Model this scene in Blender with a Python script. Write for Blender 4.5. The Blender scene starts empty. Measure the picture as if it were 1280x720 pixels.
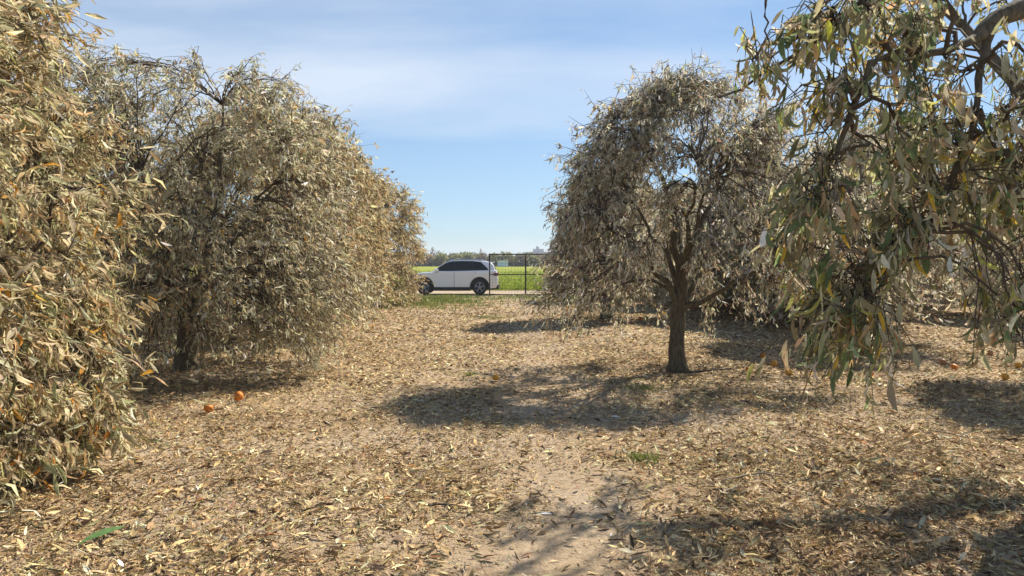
import bpy, bmesh, math, random
import numpy as np
from mathutils import Vector, Matrix

sc = bpy.context.scene
# ---------------------------------------------------------------- camera
F = 925.0                       # focal length in pixels of a 1280 px wide frame
HC = 1.75                       # eye height
cam = bpy.data.cameras.new("camera")
cam.sensor_width = 36.0
cam.lens = 36.0 * F / 1280.0
cam.clip_start = 0.05
cam.clip_end = 6000.0
co = bpy.data.objects.new("camera", cam)
sc.collection.objects.link(co)
co.location = (0, 0, HC)
co.rotation_euler = (math.radians(90) - math.atan(36.0 / F), 0, 0)
sc.camera = co

# ---------------------------------------------------------------- sky and sun
SUN = Vector((0.73, 0.70, 1.02)).normalized()       # towards the sun
elev = math.asin(SUN.z)
world = bpy.data.worlds.new("World")
sc.world = world
world.use_nodes = True
wn, wl = world.node_tree.nodes, world.node_tree.links
wn.clear()
sky = wn.new("ShaderNodeTexSky")
sky.sky_type = 'NISHITA'
sky.sun_disc = False
sky.sun_elevation = elev
sky.sun_rotation = math.atan2(SUN.x, SUN.y)
sky.air_density = 1.0
sky.altitude = 900.0
sky.dust_density = 0.35
sky.ozone_density = 3.0
tc = wn.new("ShaderNodeTexCoord")
sep = wn.new("ShaderNodeSeparateXYZ")
wl.new(tc.outputs['Generated'], sep.inputs[0])
za = wn.new("ShaderNodeMath"); za.operation = 'MAXIMUM'; za.inputs[1].default_value = 0.0
wl.new(sep.outputs['Z'], za.inputs[0])
zb = wn.new("ShaderNodeMath"); zb.operation = 'ADD'; zb.inputs[1].default_value = 0.22
wl.new(za.outputs[0], zb.inputs[0])
dx = wn.new("ShaderNodeMath"); dx.operation = 'DIVIDE'
dy = wn.new("ShaderNodeMath"); dy.operation = 'DIVIDE'
wl.new(sep.outputs['X'], dx.inputs[0]); wl.new(zb.outputs[0], dx.inputs[1])
wl.new(sep.outputs['Y'], dy.inputs[0]); wl.new(zb.outputs[0], dy.inputs[1])
cmb = wn.new("ShaderNodeCombineXYZ")
wl.new(dx.outputs[0], cmb.inputs[0]); wl.new(dy.outputs[0], cmb.inputs[1])
mp = wn.new("ShaderNodeMapping")
mp.inputs['Rotation'].default_value = (0, 0, math.radians(-38))
mp.inputs['Scale'].default_value = (0.6, 1.25, 1.0)
mp.inputs['Location'].default_value = (1.0, 2.0, 0)
wl.new(cmb.outputs[0], mp.inputs['Vector'])
nz = wn.new("ShaderNodeTexNoise")
nz.inputs['Scale'].default_value = 0.7
nz.inputs['Detail'].default_value = 6.0
nz.inputs['Roughness'].default_value = 0.52
nz.inputs['Distortion'].default_value = 0.4
wl.new(mp.outputs[0], nz.inputs['Vector'])
rp = wn.new("ShaderNodeValToRGB")
rp.color_ramp.elements[0].position = 0.47; rp.color_ramp.elements[0].color = (0, 0, 0, 1)
rp.color_ramp.elements[1].position = 0.68; rp.color_ramp.elements[1].color = (1, 1, 1, 1)
wl.new(nz.outputs['Fac'], rp.inputs[0])
fac = wn.new("ShaderNodeMath"); fac.operation = 'MULTIPLY'; fac.inputs[1].default_value = 0.62
wl.new(rp.outputs[0], fac.inputs[0])
mixc = wn.new("ShaderNodeMixRGB")
wl.new(fac.outputs[0], mixc.inputs[0])
gm = wn.new("ShaderNodeGamma"); gm.inputs['Gamma'].default_value = 0.6      # soft tone curve, as the phone renders the sky
wl.new(sky.outputs[0], gm.inputs['Color'])
tn = wn.new("ShaderNodeMixRGB"); tn.blend_type = 'MULTIPLY'; tn.inputs[0].default_value = 1.0
tn.inputs[2].default_value = (0.95, 1.13, 1.31, 1)
wl.new(gm.outputs[0], tn.inputs[1])
wl.new(tn.outputs[0], mixc.inputs[1])
mixc.inputs[2].default_value = (4.5, 4.75, 5.1, 1)
bg = wn.new("ShaderNodeBackground")
bg.inputs['Strength'].default_value = 0.082
wl.new(mixc.outputs[0], bg.inputs['Color'])
wo = wn.new("ShaderNodeOutputWorld")
wl.new(bg.outputs[0], wo.inputs['Surface'])

sl = bpy.data.lights.new("sun", 'SUN')
sl.energy = 3.3
sl.angle = math.radians(0.53)
sl.color = (1.0, 0.91, 0.76)
so = bpy.data.objects.new("sun", sl)
so.rotation_euler = (-SUN).to_track_quat('-Z', 'Y').to_euler()
so.location = (20, 10, 30)
sc.collection.objects.link(so)

vs = sc.view_settings
vs.view_transform = 'Standard'
vs.look = 'None'
vs.exposure = 1.38
vs.gamma = 1.0
vs.use_curve_mapping = False
sc.render.engine = 'CYCLES'
sc.cycles.max_bounces = 12
sc.cycles.diffuse_bounces = 10
sc.cycles.transmission_bounces = 4
sc.cycles.volume_bounces = 0
sc.cycles.use_denoising = True
sc.cycles.denoising_prefilter = 'ACCURATE'

# ================================================================ helpers
COL = sc.collection

def at(px, py, D):
    """world point seen at photograph pixel (px, py) at distance D ahead"""
    return Vector(((px - 640.0) / F * D, D, HC - (py - 324.0) / F * D))

def ground_at(px, py):
    D = HC * F / (py - 324.0)
    return Vector(((px - 640.0) / F * D, D, 0.0))

def gz(x, y):
    """height of the orchard floor, arrays or floats"""
    h = (0.020 * np.sin(x * 0.9 + 0.4) * np.cos(y * 0.7) + 0.014 * np.sin(x * 2.3 + y * 1.1)
         + 0.008 * np.sin(x * 5.1 - y * 3.7 + 1.0) + 0.006 * np.cos(x * 7.3 + y * 6.1))
    # slightly raised under the tree rows
    h = h + 0.07 * np.exp(-((x + 5.0) / 1.5) ** 2) + 0.05 * np.exp(-((x - 2.9) / 1.1) ** 2)
    k = np.clip((32.5 - y) / 5.0, 0, 1) * np.clip((y + 20) / 5.0, 0, 1) * np.clip((34 - abs(x)) / 6.0, 0, 1)
    return h * k

def norm(v):
    return v / np.maximum(np.linalg.norm(v, axis=-1, keepdims=True), 1e-9)

def mesh_np(name, V, faces_list, col=None, mat=None, smooth=True):
    """V (n,3); faces_list: list of (m,k) index arrays"""
    me = bpy.data.meshes.new(name)
    V = np.ascontiguousarray(V, dtype=np.float32)
    me.vertices.add(len(V))
    me.vertices.foreach_set('co', V.ravel())
    nl = sum(f.size for f in faces_list)
    npoly = sum(len(f) for f in faces_list)
    idx = np.concatenate([f.ravel() for f in faces_list]).astype(np.int32)
    tot = np.concatenate([np.full(len(f), f.shape[1], np.int32) for f in faces_list])
    st = np.concatenate([[0], np.cumsum(tot)[:-1]]).astype(np.int32)
    me.loops.add(nl)
    me.loops.foreach_set('vertex_index', idx)
    me.polygons.add(npoly)
    me.polygons.foreach_set('loop_start', st)
    me.polygons.foreach_set('use_smooth', np.full(npoly, smooth, dtype=bool))
    me.update(calc_edges=True)
    if col is not None:
        a = me.color_attributes.new('Col', 'FLOAT_COLOR', 'POINT')
        c = np.ones((len(V), 4), np.float32); c[:, :3] = col
        a.data.foreach_set('color', c.ravel())
    if mat is not None:
        me.materials.append(mat)
    return me

def link(name, me, parent=None, loc=None, kind=None):
    o = bpy.data.objects.new(name, me)
    COL.objects.link(o)
    if parent is not None:
        o.parent = parent
    if loc is not None:
        o.location = loc
    if kind:
        o['kind'] = kind
    return o

def tag(o, label, cat, group=None):
    o['label'] = label; o['category'] = cat
    if group: o['group'] = group
    return o

def copy_tree(o, parent=None):
    c = o.copy(); COL.objects.link(c)
    c.parent = parent
    for ch in list(o.children):
        copy_tree(ch, c)
    return c

def leaf_frames(rng, n, d, up_bias):
    r = rng.normal(size=(n, 3)) + np.array([0, 0, up_bias])
    nn = norm(r - d * np.sum(r * d, axis=1, keepdims=True))
    w = np.cross(d, nn)
    return w, nn

def leaves(pos, d, w, n, L, W, fold, bend, S, rng, twist=None, folded=False):
    """curled leaf blades.  S stations, 3 verts per station (S>=3) or 2 (S==2)
    returns V (N*k,3), quads, t per vertex"""
    N = len(pos)
    if S == 1:                                   # flat lozenge of two triangles, slightly folded over its diagonal
        hw_ = (W * 0.5)[:, None]; mid_ = pos + d * (L * 0.45)[:, None] + n * (np.sin(bend) * L * 0.12)[:, None]
        V = np.stack([pos, mid_ + w * hw_, pos + d * L[:, None], mid_ - w * hw_], axis=1)
        return V.reshape(-1, 3), np.arange(4 * N).reshape(-1, 4), np.tile(np.array([0, .5, 1, .5]), N)
    ts = np.linspace(0, 1, S + 1)
    prof = {2: [0.35, 1.0, 0.10], 3: [0.22, 0.95, 0.85, 0.05], 4: [0.16, 0.80, 1.0, 0.66, 0.03], 5: [0.14, .7, 1.0, .92, .55, .02]}[S]
    three = S >= 3 or folded
    k = 3 if three else 2
    V = np.zeros((N, S + 1, k, 3))
    c = pos.copy()
    step = (L / S)[:, None]
    T = np.zeros(N) if twist is None else twist
    for j in range(S + 1):
        a = (bend * ts[j])[:, None]
        dj = d * np.cos(a) - n * np.sin(a)
        nj = n * np.cos(a) + d * np.sin(a)
        if j > 0:
            am = (bend * (ts[j] - 0.5 / S))[:, None]
            c = c + (d * np.cos(am) - n * np.sin(am)) * step
        tw = (T * ts[j])[:, None]
        wj = w * np.cos(tw) + nj * np.sin(tw)
        nt = nj * np.cos(tw) - w * np.sin(tw)
        hw = (W * 0.5 * prof[j])[:, None]
        if three:
            f = fold[:, None]
            off_w = wj * hw * np.cos(f); off_n = nt * hw * np.sin(f)
            V[:, j, 0] = c - off_w + off_n
            V[:, j, 1] = c
            V[:, j, 2] = c + off_w + off_n
        else:
            V[:, j, 0] = c - wj * hw
            V[:, j, 1] = c + wj * hw
    base = (np.arange(N) * (S + 1) * k)[:, None]
    quads = []
    for j in range(S):
        for q in range(k - 1):
            quads.append(np.array([j * k + q, j * k + q + 1, (j + 1) * k + q + 1, (j + 1) * k + q]))
    Q = (base[:, None, :] + np.array(quads)[None]).reshape(-1, 4)
    tv = np.tile(np.repeat(ts, k), N)
    return V.reshape(-1, 3), Q, tv

def leaf_cols(rng, n, palette, jit=0.22):
    rgb = np.array([p[0] for p in palette]); wt = np.array([p[1] for p in palette], float)
    c = rgb[rng.choice(len(rgb), n, p=wt / wt.sum())]
    c = c * np.exp(rng.normal(0, jit, (n, 1))) * np.exp(rng.normal(0, 0.05, (n, 3)))
    return np.clip(c, 0.01, 0.85)

def vert_cols(c, nv, tv, rng):
    """per-vertex colours: tips and margins a bit browner, by leaf"""
    C = np.repeat(c, nv, axis=0)
    k = np.repeat(rng.uniform(-0.25, 0.45, len(c)), nv)
    m = 1 - k * tv
    return C * np.stack([m, m ** 1.15, m ** 1.3], axis=1)

def tubes(P, R, s):
    """P (N,K,3), R (N,K) -> V, quads (open tubes, closed at the tip by tiny radius)"""
    N, K, _ = P.shape
    T = np.zeros_like(P)
    T[:, 1:-1] = P[:, 2:] - P[:, :-2]; T[:, 0] = P[:, 1] - P[:, 0]; T[:, -1] = P[:, -1] - P[:, -2]
    T = norm(T)
    ref = np.where(np.abs(T[:, :1, 2:3]) > 0.8, np.array([1.0, 0, 0]), np.array([0, 0, 1.0]))
    ref = np.broadcast_to(ref, T.shape)
    A = norm(np.cross(T, ref)); B = np.cross(T, A)
    ang = np.arange(s) * 2 * np.pi / s
    ring = A[:, :, None] * np.cos(ang)[None, None, :, None] + B[:, :, None] * np.sin(ang)[None, None, :, None]
    V = P[:, :, None] + ring * R[:, :, None, None]
    base = (np.arange(N) * K * s)[:, None, None]
    j = np.arange(K - 1)[None, :, None] * s
    q = np.arange(s)[None, None, :]
    q2 = (q + 1) % s
    Q = np.stack([base + j + q, base + j + q2, base + j + s + q2, base + j + s + q], axis=-1).reshape(-1, 4)
    return V.reshape(-1, 3), Q

def bez(p0, p1, p2, k):
    t = np.linspace(0, 1, k)[:, None]
    return (1 - t) ** 2 * p0 + 2 * t * (1 - t) * p1 + t ** 2 * p2

# ================================================================ materials
def new_mat(name):
    m = bpy.data.materials.new(name); m.use_nodes = True
    nt = m.node_tree; nt.nodes.clear()
    out = nt.nodes.new("ShaderNodeOutputMaterial")
    return m, nt, nt.nodes, nt.links, out

def simple(name, col, rough=0.6, metal=0.0, spec=0.5, noise=0.0, nscale=20.0, bump=0.0, coat=0.0):
    m, nt, N, L, out = new_mat(name)
    p = N.new("ShaderNodeBsdfPrincipled")
    p.inputs['Base Color'].default_value = (*col, 1)
    p.inputs['Roughness'].default_value = rough
    p.inputs['Metallic'].default_value = metal
    p.inputs['Specular IOR Level'].default_value = spec
    p.inputs['Coat Weight'].default_value = coat
    if noise or bump:
        t = N.new("ShaderNodeTexCoord")
        n = N.new("ShaderNodeTexNoise"); n.inputs['Scale'].default_value = nscale; n.inputs['Detail'].default_value = 5
        L.new(t.outputs['Object'], n.inputs['Vector'])
        if noise:
            r = N.new("ShaderNodeValToRGB")
            r.color_ramp.elements[0].position = 0.3; r.color_ramp.elements[1].position = 0.7
            r.color_ramp.elements[0].color = (*[c * (1 - noise) for c in col], 1)
            r.color_ramp.elements[1].color = (*[min(1, c * (1 + noise)) for c in col], 1)
            L.new(n.outputs['Fac'], r.inputs[0]); L.new(r.outputs[0], p.inputs['Base Color'])
        if bump:
            b = N.new("ShaderNodeBump"); b.inputs['Strength'].default_value = bump; b.inputs['Distance'].default_value = 0.02
            L.new(n.outputs['Fac'], b.inputs['Height']); L.new(b.outputs[0], p.inputs['Normal'])
    L.new(p.outputs[0], out.inputs[0])
    return m

def leaf_mat(name, trans=0.3, rough=0.6, spec=0.25):
    m, nt, N, L, out = new_mat(name)
    a = N.new("ShaderNodeAttribute"); a.attribute_name = 'Col'
    t = N.new("ShaderNodeTexCoord")
    n = N.new("ShaderNodeTexNoise"); n.inputs['Scale'].default_value = 38; n.inputs['Detail'].default_value = 3
    L.new(t.outputs['Object'], n.inputs['Vector'])
    mr = N.new("ShaderNodeMapRange"); mr.inputs[1].default_value = 0.3; mr.inputs[2].default_value = 0.7
    mr.inputs[3].default_value = 0.78; mr.inputs[4].default_value = 1.18
    L.new(n.outputs['Fac'], mr.inputs[0])
    mx = N.new("ShaderNodeVectorMath"); mx.operation = 'SCALE'
    L.new(a.outputs['Color'], mx.inputs[0]); L.new(mr.outputs[0], mx.inputs['Scale'])
    p = N.new("ShaderNodeBsdfPrincipled")
    p.inputs['Roughness'].default_value = rough; p.inputs['Specular IOR Level'].default_value = spec
    L.new(mx.outputs[0], p.inputs['Base Color'])
    tr = N.new("ShaderNodeBsdfTranslucent")
    L.new(mx.outputs[0], tr.inputs['Color'])
    ms = N.new("ShaderNodeMixShader"); ms.inputs[0].default_value = trans
    L.new(p.outputs[0], ms.inputs[1]); L.new(tr.outputs[0], ms.inputs[2])
    L.new(ms.outputs[0], out.inputs[0])
    return m

M_leaf = leaf_mat('dry_leaf', 0.48, 0.65, 0.15)
M_litter = leaf_mat('litter_leaf', 0.10, 0.7, 0.15)
M_grass = leaf_mat('grass_blade', 0.35, 0.5, 0.3)

def bark(name, c0, c1):
    m, nt, N, L, out = new_mat(name)
    t = N.new("ShaderNodeTexCoord")
    mpn = N.new("ShaderNodeMapping"); mpn.inputs['Scale'].default_value = (9, 9, 2.6)
    L.new(t.outputs['Object'], mpn.inputs['Vector'])
    n = N.new("ShaderNodeTexNoise"); n.inputs['Scale'].default_value = 3.2; n.inputs['Detail'].default_value = 8; n.inputs['Roughness'].default_value = 0.65
    L.new(mpn.outputs[0], n.inputs['Vector'])
    r = N.new("ShaderNodeValToRGB")
    r.color_ramp.elements[0].position = 0.32; r.color_ramp.elements[1].position = 0.68
    r.color_ramp.elements[0].color = (*c0, 1); r.color_ramp.elements[1].color = (*c1, 1)
    L.new(n.outputs['Fac'], r.inputs[0])
    p = N.new("ShaderNodeBsdfPrincipled"); p.inputs['Roughness'].default_value = 0.85; p.inputs['Specular IOR Level'].default_value = 0.2
    L.new(r.outputs[0], p.inputs['Base Color'])
    b = N.new("ShaderNodeBump"); b.inputs['Strength'].default_value = 0.9; b.inputs['Distance'].default_value = 0.012
    L.new(n.outputs['Fac'], b.inputs['Height']); L.new(b.outputs[0], p.inputs['Normal'])
    L.new(p.outputs[0], out.inputs[0])
    return m

M_bark = bark('bark', (0.048, 0.039, 0.024), (0.17, 0.138, 0.09))
M_twig = simple('twig_bark', (0.10, 0.075, 0.05), 0.8, spec=0.2, noise=0.4, nscale=9)

def ground_mat(name, cols, scales, bump=0.6, dist=0.03):
    """cols: four colours; big patches mix pairs, fine noise mixes inside"""
    m, nt, N, L, out = new_mat(name)
    t = N.new("ShaderNodeTexCoord")
    def noise(s, d=6, rough=0.6):
        n = N.new("ShaderNodeTexNoise"); n.inputs['Scale'].default_value = s; n.inputs['Detail'].default_value = d; n.inputs['Roughness'].default_value = rough
        L.new(t.outputs['Object'], n.inputs['Vector']); return n
    def ramp(src, p0, p1, a, b):
        r = N.new("ShaderNodeValToRGB")
        r.color_ramp.elements[0].position = p0; r.color_ramp.elements[1].position = p1
        r.color_ramp.elements[0].color = (*a, 1); r.color_ramp.elements[1].color = (*b, 1)
        L.new(src.outputs['Fac'], r.inputs[0]); return r
    fine = noise(scales[1], 8, 0.7)
    big = noise(scales[0], 4, 0.55)
    r1 = ramp(fine, 0.36, 0.64, cols[0], cols[1])
    r2 = ramp(fine, 0.36, 0.64, cols[2], cols[3])
    rb = ramp(big, 0.42, 0.6, (0, 0, 0), (1, 1, 1))
    mx = N.new("ShaderNodeMixRGB"); L.new(rb.outputs[0], mx.inputs[0]); L.new(r1.outputs[0], mx.inputs[1]); L.new(r2.outputs[0], mx.inputs[2])
    p = N.new("ShaderNodeBsdfPrincipled"); p.inputs['Roughness'].default_value = 0.95; p.inputs['Specular IOR Level'].default_value = 0.1
    L.new(mx.outputs[0], p.inputs['Base Color'])
    vf = noise(scales[1] * 2.4, 6, 0.7)
    b = N.new("ShaderNodeBump"); b.inputs['Strength'].default_value = bump; b.inputs['Distance'].default_value = dist
    L.new(vf.outputs['Fac'], b.inputs['Height']); L.new(b.outputs[0], p.inputs['Normal'])
    L.new(p.outputs[0], out.inputs[0])
    return m

M_soil = ground_mat('orchard_soil', [(0.25, 0.18, 0.11), (0.43, 0.32, 0.205), (0.31, 0.235, 0.165), (0.47, 0.375, 0.27)], (0.55, 22.0))
M_road = ground_mat('dirt_road', [(0.30, 0.23, 0.16), (0.40, 0.32, 0.235), (0.34, 0.27, 0.19), (0.44, 0.36, 0.27)], (0.4, 6.0), 0.4)
M_field = ground_mat('crop_field', [(0.16, 0.205, 0.022), (0.29, 0.33, 0.04), (0.22, 0.25, 0.028), (0.35, 0.36, 0.055)], (0.07, 3.0), 0.8, 0.15)

# ================================================================ ground, road, field
xs = np.unique(np.concatenate([np.linspace(-14, 18, 129), -14 - np.geomspace(0.3, 1400, 34), 18 + np.geomspace(0.3, 1400, 34)]))
ys = np.unique(np.concatenate([np.linspace(-2, 24, 105), np.linspace(24, 44, 41), 44 + np.geomspace(1, 2200, 34), -2 - np.geomspace(0.4, 200, 18)]))
GX, GY = np.meshgrid(xs, ys)
GV = np.stack([GX, GY, gz(GX, GY)], axis=-1).reshape(-1, 3)
nx, ny = len(xs), len(ys)
ii = (np.arange(ny - 1)[:, None] * nx + np.arange(nx - 1)[None]).ravel()
GQ = np.stack([ii, ii + 1, ii + nx + 1, ii + nx], axis=1)
link('ground', mesh_np('ground', GV, [GQ], mat=M_soil), kind='structure')

def strip(name, x0, x1, edge0, edge1, z, mat, n=160, m=6):
    """sheet across the view with slightly wandering edges"""
    x = np.linspace(x0, x1, n)
    a, b = edge0(x), edge1(x)
    t = np.linspace(0, 1, m)[:, None]
    Y = a[None] * (1 - t) + b[None] * t
    X = np.broadcast_to(x[None], Y.shape)
    V = np.stack([X, Y, np.full(Y.shape, z)], axis=-1).reshape(-1, 3)
    ii = (np.arange(m - 1)[:, None] * n + np.arange(n - 1)[None]).ravel()
    Q = np.stack([ii, ii + 1, ii + n + 1, ii + n], axis=1)
    return link(name, mesh_np(name, V, [Q], mat=mat), kind='structure')

strip('dirt_road', -160, 190, lambda x: 35.6 + 0.18 * np.sin(x * 1.3) + 0.1 * np.sin(x * 3.1), lambda x: 40.9 + 0.2 * np.sin(x * 0.9 + 1), 0.008, M_road, 700)
strip('field', -160, 190, lambda x: 41.3 + 0.2 * np.sin(x * 0.9 + 1), lambda x: 176 + 0.5 * np.sin(x * 0.1), 0.014, M_field)

# ================================================================ trees
PAL_STRAW = [((0.64, 0.54, 0.34), 40), ((0.52, 0.44, 0.27), 28), ((0.33, 0.30, 0.16), 15), ((0.50, 0.35, 0.17), 9), ((0.20, 0.205, 0.10), 5), ((0.30, 0.21, 0.11), 5), ((0.60, 0.30, 0.05), 1.8)]
PAL_KHAKI = [((0.55, 0.485, 0.34), 34), ((0.46, 0.405, 0.27), 30), ((0.31, 0.285, 0.165), 17), ((0.40, 0.29, 0.155), 8), ((0.18, 0.18, 0.10), 7), ((0.22, 0.15, 0.085), 6), ((0.58, 0.27, 0.04), 0.7)]
PAL_TAN = [((0.58, 0.475, 0.29), 34), ((0.48, 0.385, 0.225), 30), ((0.32, 0.285, 0.15), 13), ((0.44, 0.30, 0.14), 14), ((0.19, 0.18, 0.09), 6), ((0.24, 0.16, 0.085), 6)]
PAL_GREY = [((0.53, 0.46, 0.34), 30), ((0.41, 0.36, 0.25), 28), ((0.60, 0.53, 0.40), 18), ((0.22, 0.21, 0.12), 13), ((0.29, 0.205, 0.13), 11), ((0.13, 0.145, 0.07), 5), ((0.56, 0.31, 0.03), 0.8)]
PAL_OLIVE = [((0.31, 0.28, 0.17), 28), ((0.22, 0.215, 0.11), 24), ((0.45, 0.39, 0.27), 24), ((0.12, 0.16, 0.075), 14), ((0.35, 0.24, 0.12), 10), ((0.33, 0.32, 0.09), 6), ((0.56, 0.35, 0.05), 1.4)]

def pale(p, k):      # dry leaves reflect and transmit most of the light
    return [(tuple(v * k for v in c), w_) for c, w_ in p]
PAL_STRAW = pale(PAL_STRAW, 1.18); PAL_KHAKI = pale(PAL_KHAKI, 1.5); PAL_TAN = pale(PAL_TAN, 1.22); PAL_GREY = pale(PAL_GREY, 1.45); PAL_OLIVE = pale(PAL_OLIVE, 1.65)
VARIANTS = {}
def leaf_variants(key, palette, seed):
    """a few single-leaf meshes, unit length, shared by all the singly built leaves"""
    if key in VARIANTS: return VARIANTS[key]
    rng = np.random.default_rng(seed)
    out = []
    for i in range(18):
        d = np.array([[1.0, 0, 0]]); w = np.array([[0, 1.0, 0]]); n = np.array([[0, 0, 1.0]])
        V, Q, tv = leaves(np.zeros((1, 3)), d, w, n, np.array([1.0]), np.array([rng.uniform(.19, .32)]), np.array([rng.uniform(.3, 1.15)]),
                          np.array([rng.normal(0.9, 0.85)]), 5, rng, np.array([rng.normal(0, 0.6)]))
        c = leaf_cols(rng, 1, palette)
        out.append(mesh_np('leaf', V, [Q], vert_cols(c, 18, tv, rng), M_leaf))
    VARIANTS[key] = out
    return out

def make_tree(name, loc, seed, R=2.1, H=4.8, zb=lambda th: 0.4, fork=0.9, r0=0.14, nlimb=7, nclump=150, tips=14, lpt=8, S=3,
              leaf_len=0.16, leaf_w=0.2, palette=PAL_KHAKI, droop=0.7, spread=0.75, sq=(1, 1), expo=(2.6, 0.45), shell=0.45,
              sig=0.20, folded=False, bare=22, lean=(0, 0), singles=0, limbs_extra=(), clump_extra=(), loose=0.0, keep=None, r_th=None):
    rng = np.random.default_rng(seed)
    root = bpy.data.objects.new(name, None); COL.objects.link(root)
    root.location = loc
    zg = float(gz(loc[0], loc[1]))
    # --- trunk
    k = 9
    top = np.array([lean[0], lean[1], fork])
    base = np.array([0, 0, zg - loc[2] - 0.06])
    P = bez(base, np.array([lean[0] * 0.2 + rng.normal(0, .03), lean[1] * 0.2, fork * 0.55]), top, k)
    P[1:-1, :2] += rng.normal(0, 0.012, (k - 2, 2))
    Rr = r0 * np.linspace(1.05, 0.82, k); Rr[0] *= 1.5; Rr[1] *= 1.12
    V, Q = tubes(P[None], Rr[None], 14)
    V += rng.normal(0, 0.006, V.shape)
    trunk = link('trunk', mesh_np('trunk', V, [Q], mat=M_bark), root)
    # --- limbs
    nodes, nrad = [], []
    limbs = []
    th0 = rng.uniform(0, 6.28)
    def env(th, s):
        rr = R * (1 - np.clip(s, 0, 1) ** expo[0]) ** expo[1]
        lump = 1 + 0.10 * np.sin(2 * th + th0) + 0.07 * np.sin(3 * th + 2 * th0 + 3 * s) + 0.06 * np.sin(5 * th + 7 * s)
        if r_th is not None: lump = lump * r_th(th)
        return rr * lump
    for i in range(nlimb):
        th = th0 + i * 2 * np.pi / nlimb + rng.normal(0, 0.25)
        zend = rng.uniform(0.45, 0.8) * H
        s = (zend - zb(th)) / (H - zb(th))
        r = env(th, s) * rng.uniform(0.55, 0.78)
        e = np.array([r * np.cos(th) * sq[0], r * np.sin(th) * sq[1], zend])
        st = P[-1 - (i % 3)] + np.array([0, 0, -0.04 * (i % 3)])
        ctl = st * 0.6 + e * 0.4 + np.array([0, 0, rng.uniform(0.15, 0.7)])
        ctl[:2] = st[:2] + (e[:2] - st[:2]) * rng.uniform(0.25, 0.6)
        limbs.append((bez(st, ctl, e, 10), r0 * rng.uniform(0.30, 0.46)))
    # leader
    e = np.array([rng.normal(0, .25), rng.normal(0, .25), H * 0.86])
    limbs.append((bez(P[-1], (P[-1] + e) / 2 + rng.normal(0, .22, 3), e, 10), r0 * 0.6))
    for lp, lr in limbs_extra:
        lp = np.array(lp, float)
        t = np.linspace(0, 1, len(lp)); tt = np.linspace(0, 1, 12)
        lp = np.stack([np.interp(tt, t, lp[:, c]) for c in range(3)], axis=1)
        for _ in range(2): lp[1:-1] = lp[1:-1] * 0.5 + 0.25 * (lp[:-2] + lp[2:])
        limbs.append((lp, lr))
    for lp, lr in limbs:
        kk = len(lp)
        lp[2:-1] += rng.normal(0, 0.035 if kk == 10 else 0.012, (kk - 3, 3))
        rad = np.linspace(lr, 0.013 if kk == 10 else min(0.013, lr * 0.3), kk) * (1 + rng.normal(0, 0.04, kk))
        rad[0] *= 1.15
        V, Q = tubes(lp[None], rad[None], 8)
        link('limb', mesh_np('limb', V, [Q], mat=M_bark), root)
        nodes.append(lp[3:]); nrad.append(rad[3:])
    nodes = np.concatenate(nodes); nrad = np.concatenate(nrad)
    # --- clumps of foliage in the shell of the crown
    th = rng.uniform(0, 2 * np.pi, nclump)
    zbt = np.array([zb(a) for a in th])
    s = rng.uniform(0, 1, nclump) ** 0.85 * 0.98
    z = zbt + s * (H - zbt)
    depth = 1 - shell * rng.uniform(0, 1, nclump) ** 1.6
    r = np.array([env(a, b) for a, b in zip(th, s)]) * depth
    C = np.stack([r * np.cos(th) * sq[0], r * np.sin(th) * sq[1], z], axis=1)
    if len(clump_extra):
        C = np.concatenate([C, np.array(clump_extra, float)])
    if keep is not None:
        C = C[keep(C + np.array(loc)[None])]
    nclump = len(C)
    # branch from the nearest limb node (not far above the clump)
    dd = np.linalg.norm(nodes[None] - C[:, None], axis=2) + 0.6 * np.maximum(0, nodes[None, :, 2] - C[:, None, 2] - 0.5)
    ni = np.argmin(dd, axis=1)
    A = nodes[ni]
    mid = (A + C) / 2 + np.array([0, 0, 1.0]) * (0.12 + 0.22 * np.linalg.norm(C - A, axis=1, keepdims=True)) + rng.normal(0, 0.07, A.shape)
    t = np.linspace(0, 1, 7)[None, :, None]
    BP = (1 - t) ** 2 * A[:, None] + 2 * t * (1 - t) * mid[:, None] + t ** 2 * C[:, None]
    BP[:, 1:-1] += rng.normal(0, 0.02, BP[:, 1:-1].shape)
    br = np.minimum(nrad[ni], 0.016)[:, None] * np.linspace(1, 0.38, 7)[None]
    bV, bQ = tubes(BP, br, 5)
    # --- twigs
    ci = np.repeat(np.arange(nclump), tips)
    n = len(ci)
    a0 = BP[ci, rng.integers(3, 7, n)]
    tp = C[ci] + rng.normal(0, sig, (n, 3)) * np.array([1, 1, 0.95]) + np.array([0, 0, -0.05])
    out = norm(np.stack([tp[:, 0], tp[:, 1], np.zeros(n)], axis=1))
    tp += out * np.abs(rng.normal(0, 0.10, (n, 1)))
    tp[:, 2] = np.maximum(tp[:, 2], zg - loc[2] + 0.10)
    m2 = (a0 + tp) / 2 + np.array([0, 0, 0.07]) + rng.normal(0, 0.03, tp.shape)
    TP = np.stack([a0, m2, tp], axis=1)
    tV, tQ = tubes(TP, np.broadcast_to(np.array([0.0048, 0.0036, 0.002]), (n, 3)).copy(), 3)
    parts_V = [bV, tV]; parts_Q = [bQ, tQ + len(bV)]
    off = len(bV) + len(tV)
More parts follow.
